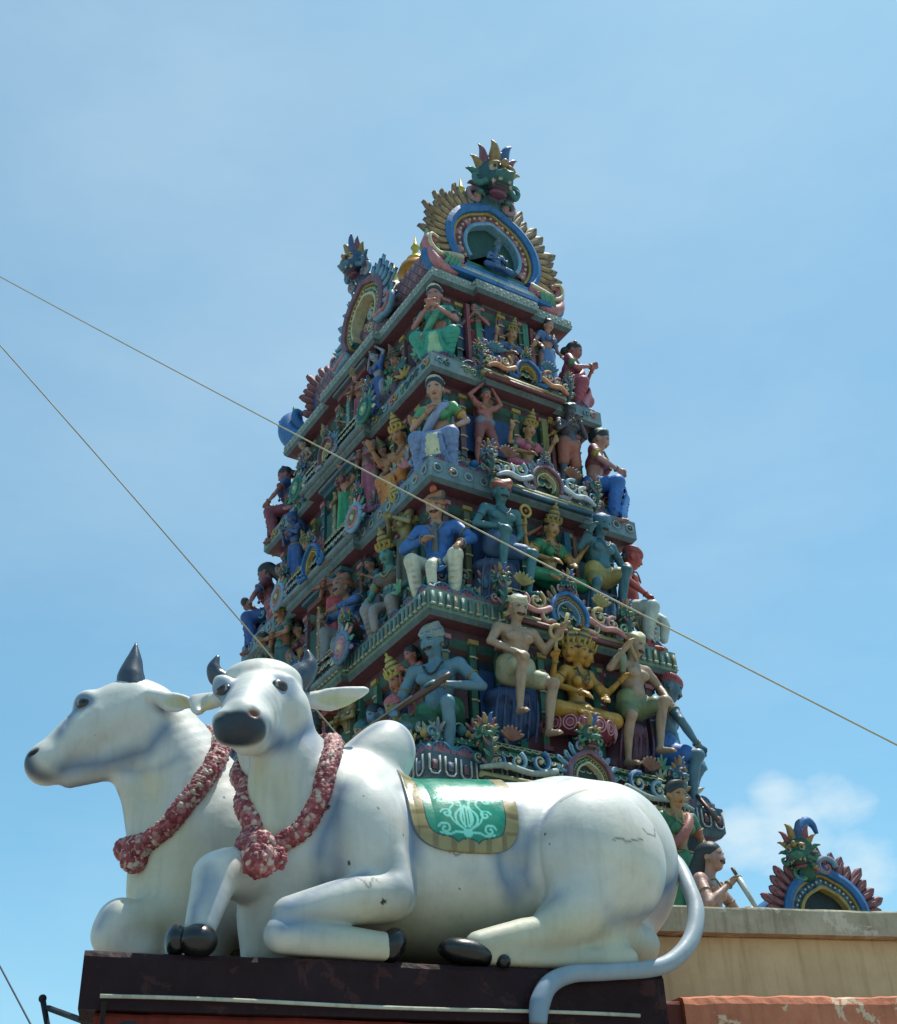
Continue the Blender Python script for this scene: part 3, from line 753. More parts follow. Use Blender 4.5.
# ------------------------------------------------------------------ the temple tower
S_ = 0.6
TYAW = 0.56422
TC = np.array([-0.05866 * 10 * S_, 2.4373 * 10 * S_, 0.0])
ER = np.array([math.cos(TYAW), math.sin(TYAW), 0]); EL = np.array([-math.sin(TYAW), math.cos(TYAW), 0])
TM = Matrix(((ER[0], EL[0], 0, TC[0]), (ER[1], EL[1], 0, TC[1]), (0, 0, 1, 0), (0, 0, 0, 1)))
ZS = [CAMZ + z * 10 * S_ for z in (1.94998, 1.67428, 1.38302, 1.08214, .76887)]
WS = [w_ * S_ for w_ in (3.654, 4.2276, 4.8103, 5.4, 6.0)]
LS = [w_ + 3.8036 * S_ for w_ in WS]
def tloc(px, py, axis, val):
    """tower-local point where the sight line through a pixel meets the local plane u=val or v=val"""
    n = ER if axis == 0 else EL
    p = at(px, py, TC + n * val, n) - TC
    return np.array([p @ ER, p @ EL, p[2]])
tower = empty('temple_tower', TM)
tag(tower, 'tall stepped temple gateway tower crowded with painted plaster sculpture', 'temple tower')

def plan(W, L, bump=0.0, wf=.40, lf=.40):
    x, y = W / 2, L / 2; a, b = W * wf / 2, L * lf / 2; p = bump
    if p == 0: return [(-x, -y), (x, -y), (x, y), (-x, y)]
    return [(-x, -y), (-a, -y), (-a, -y - p), (a, -y - p), (a, -y), (x, -y), (x, -b), (x + p, -b), (x + p, b), (x, b), (x, y),
            (a, y), (a, y + p), (-a, y + p), (-a, y), (-x, y), (-x, b), (-x - p, b), (-x - p, -b), (-x, -b)]
def inset(P, d):
    n = len(P); o = []
    for i in range(n):
        p0, p1, p2 = np.array(P[i - 1], float), np.array(P[i], float), np.array(P[(i + 1) % n], float)
        e1 = p1 - p0; e1 /= np.linalg.norm(e1); e2 = p2 - p1; e2 /= np.linalg.norm(e2)
        n1 = np.array([-e1[1], e1[0]]); n2 = np.array([-e2[1], e2[0]])
        o.append(p1 + d * (n1 + n2))
    return o
def sweep(mb, P, prof, cols, cap_top=True, cap_bot=True):
    """closed moulding: prof = [(inset, z)], one flat colour per strip"""
    n = len(P); rings = [inset(P, d) for d, z in prof]
    for i in range(len(prof) - 1):
        V = [(*rings[i][j], prof[i][1]) for j in range(n)] + [(*rings[i + 1][j], prof[i + 1][1]) for j in range(n)]
        F = [(j, (j + 1) % n, n + (j + 1) % n, n + j) for j in range(n)]
        mb.add(V, F, cols[i])
    if cap_top: mb.add([(*p, prof[-1][1]) for p in rings[-1]], [tuple(range(n))], cols[-1])
    if cap_bot: mb.add([(*p, prof[0][1]) for p in rings[0]], [tuple(reversed(range(n)))], cols[0])
def facing(p, ang, s=1.0):
    """matrix placing a relief drawn in XZ facing -Y at p, turned by ang about Z"""
    return np.array(Matrix.Translation(tuple(p)) @ Matrix.Rotation(ang, 4, 'Z') @ Matrix.Scale(s, 4))
A_F, A_L, A_R, A_B = 0.0, -math.pi / 2, math.pi / 2, math.pi
def edge_runs(P):
    """edges of a plan with the outward facing angle of each"""
    n = len(P)
    for i in range(n):
        a, b = np.array(P[i], float), np.array(P[(i + 1) % n], float); e = b - a; l = np.linalg.norm(e); e /= l
        yield a, b, e, l, math.atan2(e[1], e[0])
def spiral_pts(r, turns=1.4, a0=0.0, sg=1, n=18, y=0.0, inner=.18):
    t = np.linspace(0, 1, n); rr = r * (1 - (1 - inner) * t); a = a0 + sg * t * turns * 2 * math.pi
    return np.stack([rr * np.cos(a), np.full(n, y), rr * np.sin(a)], -1)
def scroll(mb, c, r, col, M=None, sg=1, a0=0.0, turns=1.3, th=.22, col2=None):
    P = spiral_pts(r, turns, a0, sg) + np.array(c)
    mb.tube(P, np.linspace(r * th, r * th * .5, len(P)), col, n=6, M=M)
    if col2: mb.tube(P + np.array([0, -r * th * .6, 0]), r * th * .35, col2, n=4, M=M)
    mb.ball(tuple(np.array(c) + (0, -r * .05, 0)), r * .22, col2 or col, M=M, n=8, m=5)
def leaf(mb, base, tip, wd, col, M=None, th=.03, col2=None, rnd=False):
    """pointed leaf with a raised mid rib, lying in XZ"""
    b, t = np.array(base, float), np.array(tip, float); ax = t - b; sd = np.cross(ax, [0, 1, 0]); sd /= np.linalg.norm(sd) + 1e-9
    V = []; n = 6
    for i, (s, w_) in enumerate(((0, .5), (.3, .8), (.6, 1.0), (.82, .9), (.95, .5), (1.0, .05)) if rnd else ((0, .45), (.2, .85), (.45, 1.0), (.7, .75), (.88, .35), (1.0, .02))):
        c = b + ax * s
        V += [c + sd * wd * w_, c + np.array([0, -th, 0]) * (1 - s * .4) + sd * wd * w_ * .45, c + np.array([0, -th * .45, 0]), c + np.array([0, -th, 0]) * (1 - s * .4) - sd * wd * w_ * .45, c - sd * wd * w_, c + np.array([0, th * .6, 0])]
    F = [(i * 6 + j, i * 6 + (j + 1) % 6, (i + 1) * 6 + (j + 1) % 6, (i + 1) * 6 + j) for i in range(5) for j in range(6)]
    C = np.tile(np.array(srgb(col)), (len(V), 1))
    if col2: C[30:] = srgb(col2); C[24:30] = (C[24:30] + np.array(srgb(col2))) / 2
    mb.add(V, F, C, M)

TEAL, DTEAL, GREEN, LGREEN, PINK, DPINK, GOLD, CRM, BLU, DBLU, MAROON, LBLU, GREY, ORNG = '#2E6E72', '#173F47', '#1F6E4A', '#5FA583', '#C07F86', '#8E4456', '#B59B52', '#CFC7A4', '#2E6FB0', '#1D3F78', '#4E1D2A', '#78A9C6', '#5A6F77', '#B4713F'
PAL = [TEAL, GREEN, PINK, GOLD, CRM, BLU, LBLU, DPINK, LGREEN]

def plume(p, b, d, ln, w_, col, tip):
    """curled leaf plume from b along direction d"""
    b = np.array(b, float); d = np.array(d, float) / np.linalg.norm(d); side = np.array([d[2], 0, -d[0]])
    sg = 1 if d[0] >= 0 else -1
    p += [chain([b, b + d * ln * .45, b + d * ln * .8 + side * sg * ln * .03, b + d * ln + side * sg * ln * .16], [w_ * .7, w_, w_ * .6, w_ * .12], k=.02, col=col, m=3),
          ell(b + d * ln * .98 + side * sg * ln * .15, w_ * .22, k=.02, col=tip)]
def yali_prims(c1='#2F6F6C', c2='#4E9A7C', horn='#7C4A6A', gold='#B08E4E', snout=1.0):
    p = [ell((0, .02, .46), (.30, .26, .27), k=.05, col=c1), ell((0, -.16, .34), (.23, .22, .14), k=.07, col=c1), ell((0, -.32, .37), (.15, .13, .10), k=.05, col=c2),
         ell((0, -.20, .19), (.16, .13, .05), k=.03, col='#4A2430'), ell((0, -.20, .11), (.15, .12, .035), k=.03, col=horn), ell((0, .06, -.02), (.24, .16, .26), k=.06, col=c1)]
    for s in (-1, 1):
        p += [ell((s * .15, -.20, .52), .060, k=.02, col='#B4AE98'), ell((s * .155, -.253, .52), .026, k=.0, col='#131313'), ell((s * .15, -.21, .585), (.10, .07, .035), rot=(0, s * .4, 0), k=.02, col=gold),
              cap((s * .08, -.36, .30), (s * .09, -.40, .21), .022, .008, k=.01, col='#B8B09A'), cap((s * .15, -.28, .26), (s * .18, -.31, .16), .026, .008, k=.01, col='#B8B09A'),
              chain([(s * .20, -.14, .28), (s * .34, -.13, .20), (s * .40, -.10, .32), (s * .31, -.12, .36)], [.055, .05, .04, .02], k=.03, col=c2), ell((s * .07, -.43, .41), (.035, .035, .03), k=.02, col=c2)]
        for q, (ang, ln, cc) in enumerate(((.35, .40, horn), (.80, .36, gold), (1.25, .34, c2), (1.75, .28, horn))):
            plume(p, (s * .16, .04, .58 - q * .09), (s * math.sin(ang), 0, math.cos(ang)), ln, .075 - q * .006, cc, '#8E8468')
        for q in range(3): p.append(ell((s * (.24 + .02 * q), -.10 + .05 * q, .10 - .08 * q), (.06, .05, .05), k=.02, col=[c2, gold, horn][q]))
    plume(p, (-.04, .0, .66), (-.12, 0, 1), .42, .095, gold, '#8E8468'); plume(p, (.07, .02, .66), (.15, 0, 1), .46, .095, '#34588E', '#5A7AA0')
    p += [ell((0, -.26, .62), (.06, .05, .08), k=.02, col=gold), ell((0, -.285, .63), .025, k=.01, col='#8E3A48')]
    return p
_yali = {}
def yali_head(parent, p, ang, s, kind=0, name='monster_head', nod=.38):
    if kind not in _yali:
        pr = yali_prims(*[('#1E4E54', '#34706A', '#7A4A62', '#9A7E4A'), ('#1F5A44', '#3E7A62', '#94545E', '#A8864A'), ('#2A4E74', '#54809A', '#74485A', '#947E4A')][kind])
        V, F = sculpt(pr, .022); V = relax(V, F, 1)
        o = mesh_obj(name, V, F, MP, parent, prim_colors(V, pr)); _yali[kind] = o.data
    else:
        o = bpy.data.objects.new(name, _yali[kind]); COL.objects.link(o); o.parent = parent
    o.matrix_local = Matrix(facing(p, ang, s).tolist()) @ Matrix.Rotation(nod, 4, 'X')
    return o
def arch_path(r, n=48, a0=-38, a1=218, ogee=.10):
    """horseshoe with a slight ogee point, in XZ"""
    a = np.radians(np.linspace(a1, a0, n))
    k = 1 + ogee * np.exp(-((a - math.pi / 2) / .22) ** 2)
    return np.stack([r * np.cos(a) * k, np.zeros(n), r * np.sin(a) * k * 1.02], -1)
def arch_band(mb, r0, r1, y0, y1, col, M, n=48, a0=-38, a1=218, cols=None, gap=0.0, round_=False):
    """a flat-fronted horseshoe ring between two radii, from depth y0 (front) to y1; cols alternate per segment"""
    A, B = arch_path(r0, n, a0, a1), arch_path(r1, n, a0, a1)
    ctr = (A + B) / 2
    for i in range(n - 1):
        c = col if cols is None else cols[(i // 2) % len(cols)]
        a_, b_, c_, d_ = A[i], A[i + 1], B[i + 1], B[i]
        if gap and i % 2 == 1: a_, b_ = a_, b_
        lo, hi = np.array([0, y0, 0]), np.array([0, y1, 0])
        mid0 = (a_ + d_) / 2 + lo + (np.array([0, -.25 * (r1 - r0), 0]) if round_ else 0); mid1 = (b_ + c_) / 2 + lo + (np.array([0, -.25 * (r1 - r0), 0]) if round_ else 0)
        V = [a_ + lo, b_ + lo, mid1, mid0, c_ + lo, d_ + lo, a_ + hi, b_ + hi, c_ + hi, d_ + hi]
        mb.add(V, [(0, 3, 2, 1), (3, 5, 4, 2), (0, 1, 7, 6), (5, 9, 8, 4), (6, 7, 8, 9)], c, M)
    for i in (0, n - 1):
        V = [A[i] + lo, B[i] + lo, B[i] + hi, A[i] + hi]; mb.add(V, [(0, 1, 2, 3)], col, M)

def kudu(parent, p, ang, r, depth, name='arched_gable', style=0, head=1.0, hk=0, base=True, petals=21, a0=-38, plen=1.0):
    """big horseshoe gable: niche, pale band, pink voussoirs, gold line, thick blue band, feather petals, side scrolls, monster head"""
    M = facing(p, ang, 1.0)
    a1 = 180 - a0
    mb = MB()
    st = [('#1E4A3C', LBLU, [DPINK, PINK, '#7A3A48'], GOLD, BLU, '#8E775A', '#4A423E'),
          ('#16302C', CRM, [TEAL, LGREEN], GOLD, '#7E5A6E', LBLU, DBLU),
          ('#101A20', GOLD, ['#2F5F8C', '#4E86B0'], GOLD, BLU, '#9A6064', '#6A3440')][style]
    arch_band(mb, r * .40, r * .45, -.02, depth * .34, st[1], M, a0=a0, a1=a1, round_=True)
    arch_band(mb, r * .455, r * .57, .02, depth, st[2][0], M, a0=a0, a1=a1, cols=st[2], round_=True)
    arch_band(mb, r * .575, r * .61, -.01, depth, st[3], M, a0=a0, a1=a1)
    arch_band(mb, r * .615, r * .74, -.05, depth, st[4], M, a0=a0, a1=a1, round_=True)
    # beads between pink stones
    for q in arch_path(r * .515, 25, a0 + 4, a1 - 4): mb.ball(tuple(q + (0, -.01, 0)), r * .022, CRM, M=M, n=6, m=4)
    o = mb.build(name, MO, parent, smooth=False)
    # niche
    nb = MB(); pts = arch_path(r * .41, 30, a0, a1)
    V = [(0, depth * .3, 0)] + [(q[0], depth * .3, q[2]) for q in pts]
    nb.add(V, [(0, i + 1, i) for i in range(1, 30)], st[0], M)
    nb.build('niche', MO, o)
    if r > .5 and style == 1:
        ib = MB()
        for q, (x_, z_, rr_, cc_) in enumerate(((0, .12, .13, LBLU), (-.16, -.04, .10, PINK), (.16, -.04, .10, PINK), (0, -.14, .12, LGREEN), (.0, .30, .07, GOLD))):
            scroll(ib, (x_ * r, depth * .24, z_ * r), rr_ * r, cc_, M, sg=(-1) ** q, turns=1.4, th=.3, col2=CRM)
        ib.build('niche_scrollwork', MO, o)
    pb = MB()
    for i in range(petals):
        a = math.radians(a0 + 6 + (a1 - a0 - 12) * i / (petals - 1))
        if abs(a - math.pi / 2) < .26 and head > 0: continue
        d = np.array([math.cos(a), 0, math.sin(a) * 1.02]); sw = np.array([math.sin(a), 0, -math.cos(a)]) * (1 if a < math.pi / 2 else -1)
        rr = r * plen * (1.0 + .06 * math.sin(i * 2.4))
        leaf(pb, d * r * .66 + (0, depth * .12, 0), d * rr * 1.06 - sw * r * .06 + (0, depth * .06, 0), r * .085, st[5], M, th=r * .05, col2=st[6], rnd=True)
        leaf(pb, d * r * .68 + (0, depth * .0, 0), d * rr * .97 - sw * r * .03 + (0, -depth * .02, 0), r * .045, '#A8916C' if style == 0 else st[5], M, th=r * .05, col2=st[6])
    pb.build('feather_petals', MO, o)
    sb = MB()
    for s in (-1, 1):
        # tail scrolls at the foot
        e = arch_path(r * .8, 3, a0, a1)[0 if s < 0 else 2]
        P = catmull([e + (-s * r * .12, 0, r * .05), e + (s * r * .10, -.03, -r * .02), e + (s * r * .24, -.03, -r * .06), e + (s * r * .36, -.03, r * .06), e + (s * r * .35, -.03, r * .22), e + (s * r * .24, -.03, r * .20)], 6)
        sb.tube(P, np.linspace(r * .10, r * .045, len(P)), [PINK, LBLU, BLU][style], n=8, M=M)
        sb.tube(P + np.array([0, -r * .07, 0]), np.linspace(r * .045, r * .02, len(P)), [CRM, PINK, BLU][style], n=6, M=M)
        for q in (.35, .55, .75):
            b_ = P[int(q * (len(P) - 1))]; leaf(sb, b_, b_ + np.array([s * r * .02, -.02, r * .16]), r * .04, LGREEN, M, th=.02)
        if head > 0:
            sb_c = np.array([s * r * .25, -depth * .15, r * .86])
            scroll(sb, sb_c, r * .16, ['#8C8FA0', LBLU, BLU][style], M, sg=-s, a0=(math.pi if s > 0 else 0), turns=1.3, th=.3, col2=PINK)
    mb2 = sb.build('scroll', MO, o)
    if head > 0:
        q = np.array(M) @ np.array([0, -depth * .05, r * .83, 1]); yali_head(o, q[:3], ang, r * .80 * head, hk)
    return o

def rosette_row(mb, P, z, ins, sp, kind, seed=0):
    """small raised motifs along a fascia"""
    rg = random.Random(seed)
    for a, b, e, l, ang in edge_runs(inset(P, ins)):
        n = max(1, int(l / sp)); nrm = np.array([e[1], -e[0]])
        for i in range(n):
            c = a + e * l * (i + .5) / n + nrm * .004
            M = facing((c[0], c[1], z), ang)
            if kind == 'circle':
                t = np.linspace(0, 2 * math.pi, 11)
                mb.tube(np.stack([.05 * np.cos(t), 0 * t - .004, .05 * np.sin(t)], -1), .012, rg.choice(['#8FA7AC', '#7C969C', '#9FB3B2']), n=5, M=M, caps=False)
                mb.ball((0, -.004, 0), .02, '#40606C', M=M, n=6, m=4)
            elif kind == 'dentil':
                mb.box((0, -.012, 0), (sp * .42, .03, .15), rg.choice(['#6F8A88', '#7C9690', '#587470', '#8A8C72']), M)
                mb.box((0, -.016, -.07), (sp * .62, .036, .02), '#A9B2A0', M)
            elif kind == 'frame':
                for dx in (-1, 1): mb.box((dx * sp * .33, -.008, .01), (.014, .022, .15), '#B9BDBA', M)
                mb.tube([(-sp * .33, -.01, -.06), (-sp * .2, -.012, -.095), (0, -.012, -.10), (sp * .2, -.012, -.095), (sp * .33, -.01, -.06)], .010, '#B9BDBA', n=5, M=M)
                mb.box((0, -.01, -.01), (sp * .30, .02, .09), rg.choice(['#74505E', '#5C6A80', '#84606A']), M)
            elif kind == 'dot':
                mb.ball((0, -.003, .018), .017, '#C2C6B2', M=M, n=6, m=4); mb.ball((sp * .5, -.003, -.022), .014, '#A9B4A8', M=M, n=6, m=4)
            elif kind == 'lotus':
                leafc = rg.choice(['#8E5664', '#7E4A5C', '#7A5A78'])
                for dx, tz in ((-.05, .06), (.05, .06), (0, .08)):
                    leaf(mb, (dx * .3, 0, -.05), (dx * 1.1, .0, tz - .04), .026, leafc, M, th=.02, col2='#A89290', rnd=True)
                t = np.linspace(-.2, math.pi + .2, 9)
                mb.tube(np.stack([.10 * np.cos(t), 0 * t - .01, .085 * np.sin(t) - .05], -1), .012, '#3E6E98', n=5, M=M)
            elif kind == 'vine':
                for s in (-1, 1): scroll(mb, (s * sp * .22, -.01, 0), .055, rg.choice([TEAL, LBLU, PINK, LGREEN, GOLD]), M, sg=s, a0=rg.random() * 6, turns=1.1, th=.24)
                mb.ball((0, -.02, .03), .022, rg.choice([PINK, CRM, GOLD]), M=M, n=6, m=4)
def scale_band(mb, a, b, z0, z1, y_out, y_in, ang, cols, rows=4, rim='#C9C79A'):
    """quarter-round roof of overlapping scales between two 2D points on the outer edge"""
    a, b = np.array(a, float), np.array(b, float); e = b - a; l = np.linalg.norm(e); e /= l; nin = np.array([-e[1], e[0]])
    n = max(2, int(l / .085))
    for r_ in range(rows + 1):
        t = (r_ + .5) / (rows + 1) * math.pi / 2
        off = y_out + (y_in - y_out) * (1 - math.cos(t)) ; z = z0 + (z1 - z0) * math.sin(t)
        tilt = t * .8
        for i in range(n + (r_ % 2)):
            s = (i + (.5 if r_ % 2 == 0 else 0)) / n * l
            if s < .01 or s > l - .01: continue
            c = a + e * s + nin * off
            M = np.array(Matrix.Translation((c[0], c[1], z)) @ Matrix.Rotation(math.atan2(e[1], e[0]), 4, 'Z') @ Matrix.Rotation(-tilt, 4, 'X'))
            hw = l / n * .5
            th = np.linspace(math.pi, 2 * math.pi, 7)
            V = [(-hw * .94, 0, .05), (hw * .94, 0, .05)] + [(hw * .94 * math.cos(q), -.014, .055 * math.sin(q) * 1.0) for q in th]
            V = np.array(V); ctr = np.array([[0, -.022, .0]])
            V = np.vstack([V, ctr])
            idx = [0] + list(range(2, 9)) + [1]
            mb.add(V, [(9, idx[k], idx[(k + 1) % 9]) for k in range(9)], cols[(i + r_) % len(cols)], M)
            mb.tube([(hw * .94 * math.cos(q), -.018, .055 * math.sin(q)) for q in th], .0065, rim, n=4, M=M, caps=False)

# base of the tower down to the ground
mb = MB()
P4 = plan(WS[4], LS[4])
sweep(mb, P4, [(.42, 0), (.42, ZS[4] - .95)], ['#7C7464', '#7C7464'])
sweep(mb, P4, [(.42, ZS[4] - .95), (.36, ZS[4] - .85), (.40, ZS[4] - .75), (.40, ZS[4] - .45), (.18, ZS[4] - .28), (.10, ZS[4] - .13)], ['#2C4046', '#54464A', '#22343A', '#2A3C42', '#1E3038'])
base_o = mb.build('tower_base', MO, tower, smooth=False)

fas_kind = ['dot', 'vine', 'circle', 'dentil', 'frame']
for i in range(5):
    W, Lg, z = WS[i], LS[i], ZS[i]
    bump = 0.0 if i == 4 else .09
    P = plan(W, Lg, bump, .44, .36)
    fh = [.07, .10, .12, .12, .13][i]
    col = ['#8A9C98', '#7C9296', '#6E8894', '#70907E', '#3E5460'][i]
    mb = MB()
    prof = [(.42, z - fh - .26), (.34, z - fh - .17), (.26, z - fh - .16), (.20, z - fh - .07), (.04, z - fh - .05), (.0, z - fh), (0, z + fh), (.03, z + fh + .015)]
    cols = ['#4A2E36', '#7E4232', '#2E6A58', '#6A3440', '#54686C', col, '#A6B4A8', '#3E6668']
    if i == 0: prof = prof[2:]; cols = cols[2:]
    sweep(mb, P, prof, cols)
    o = mb.build('cornice', MO, tower, smooth=False)
    mb = MB(); rosette_row(mb, P, z, 0, {'dot': .10, 'vine': .24, 'circle': .19, 'dentil': .085, 'frame': .17}[fas_kind[i]], fas_kind[i], i); mb.build('carved_frieze', MO, o)
    if i == 0: continue
    # rolled moulding and ledge above
    mb = MB()
    zz = z + fh + .0145
    q = [(.05, zz), (.05, zz + .05), (.10, zz + .12), (.20, zz + .17), (.30, zz + .185), (.30, zz + .21), (.22, zz + .215), (.22, zz + .275), (.26, zz + .28)]
    sweep(mb, P, q, ['#A8646E', '#3A8488', '#3E7CA0', '#34807A', '#2A4A4C', '#2A8058', '#3A8A66', '#9ABCA2', '#2A6656'])
    o2 = mb.build('ledge', MO, tower, smooth=False)
    mb = MB(); rosette_row(mb, P, zz + .248, .22, .09, 'dot', i); rosette_row(mb, P, zz + .08, .07, .26, 'lotus', i + 10); mb.build('carved_frieze', MO, o2)

# walls of the four storeys
LEDGE = [0] + [ZS[i] + [.07, .10, .12, .12, .13][i] + .295 for i in range(1, 5)]
for t in range(4):
    z0 = LEDGE[t + 1] - .01; z1 = ZS[t] - [.07, .10, .12, .12][t] - .05
    W, Lg = WS[t], LS[t]
    P = plan(W - .50, Lg - .50, .07, .44, .34)
    mb = MB()
    sweep(mb, P, [(0, z0 - .1), (0, z0 + .08), (.03, z0 + .09), (.03, z1 - .25), (-.02, z1 - .2), (-.06, z1 - .12), (-.06, z1)], ['#24484A', '#4E3238', ['#2A2C3E', '#24363A', '#3A1E2C', '#232C44'][t], '#5E3A2E', '#2B5A4E', '#5A2E36', '#333333'])
    wall = mb.build('storey_wall', MO, tower, smooth=False)
    rg = random.Random(40 + t)
    mb_all = mb = MB(); k = 0
    for a, b, e, l, ang in edge_runs(P):
        if l < .2: continue
        n = max(2, int(l / .34)); nrm = np.array([e[1], -e[0]])
        for i in range(n + 1):
            c = a + e * (.05 + (l - .1) * i / n) + nrm * .02
            M = facing((c[0], c[1], (z0 + z1) / 2), ang)
            h = z1 - z0 - .30
            cc = ['#4A7A66', '#2A5A60', '#74545E', '#6A6E4E', '#34644F'][(i + t + k) % 5]
            if k < 0 or abs(ang) < .1 or abs(abs(ang) - math.pi / 2) < .1 and nrm[0] < 0: mb = MB(); own = True
            else: mb = mb_all; own = False
            mb.box((0, -.01, 0), (.075, .07, h), cc, M); mb.box((0, -.02, h / 2 + .03), (.12, .10, .05), GOLD if i % 2 else PINK, M); mb.box((0, -.02, -h / 2 - .02), (.12, .10, .05), DPINK if i % 2 else TEAL, M)
            for q_ in (.36, .12, -.12, -.34): mb.tube([(-.045, -.05, h * q_), (0, -.062, h * q_), (.045, -.05, h * q_)], .012, CRM if i % 2 else LBLU, n=5, M=M)
            if own: mb.build('pilaster', MO, wall, smooth=False)
            mb = mb_all
            if i < n:
                M2 = facing(((c + e * (l - .1) / n / 2)[0], (c + e * (l - .1) / n / 2)[1], z0 + .35 + (z1 - z0) * .2), ang)
                mb.box((0, -.0, 0), ((l - .1) / n * .55, .05, (z1 - z0) * .45), [MAROON, DBLU, '#1E4A3A', '#3E2034'][(i + k) % 4], M2)
        k += 1
    mb_all.build('wall_panels', MO, wall, smooth=False)
    # doorway on the long street face, and a shrine niche on the narrow one
    x = -(W - .50) / 2 - .07; dw = [.34, .40, .46, .52][t]; dh = z1 - z0 - .10
    mb = MB(); M = facing((x, 0, z0 + dh / 2), A_L)
    mb.box((0, -.015, 0), (dw, .04, dh), [ '#3A1622', '#123A2C', '#123A34', '#142A5A'][t], M)
    d_o = mb.build('doorway', MO, tower, smooth=False)
    for s in (-1, 1):
        mb = MB()
        mb.box((s * (dw / 2 + .04), -.06, 0), (.075, .12, dh), ['#6F8F8C', '#8E8A5A', '#8C7A50', '#9E5A62'][t], M)
        mb.box((s * (dw / 2 + .13), -.04, 0), (.08, .10, dh), ['#3F6F74', '#2E6A50', '#7E3A44', '#22402E'][t], M)
        for q in range(6): mb.ball((s * (dw / 2 + .04), -.125, -dh / 2 + .1 + q * (dh - .2) / 5), .02, CRM, M=M, n=6, m=4)
        mb.build('door_jamb', MO, d_o, smooth=False)
    mb = MB()
    mb.box((0, -.10, dh / 2 - .05), (dw + .5, .16, .09), ['#7C3A44', '#2C5A5E', '#6E3A2E', '#A04A2E'][t], M)
    mb.box((0, -.13, dh / 2 + .03), (dw + .62, .20, .05), ['#5C6A6C', '#5A7484', '#3A6A74', '#4A5A60'][t], M)
    mb.build('lintel', MO, d_o, smooth=False)
    v = -(Lg - .50) / 2 - .07
    mb = MB(); M = facing((0, v, z0 + dh / 2), A_F)
    mb.box((0, -.01, 0), (.62 + .06 * t, .03, dh), ['#22382E', '#2E3C22', '#16344A', '#5A1E34'][t], M)
    n_o = mb.build('shrine_niche', MO, tower, smooth=False)
    for s in (-1, 1):
        mb = MB()
        mb.box((s * (.37 + .04 * t), -.05, 0), (.085, .10, dh), ['#3E7A5C', '#8A8444', '#2B6A86', '#1F6A60'][t], M)
        mb.box((s * (.50 + .04 * t), -.03, 0), (.05, .07, dh), ['#9A5058', '#7E3A44', '#8A5A40', '#7E3048'][t], M)
        mb.build('shrine_column', MO, n_o, smooth=False)
    # a curved scale roof with a gable over the shrine, on the cornice above it
    zc = ZS[t] if t else None

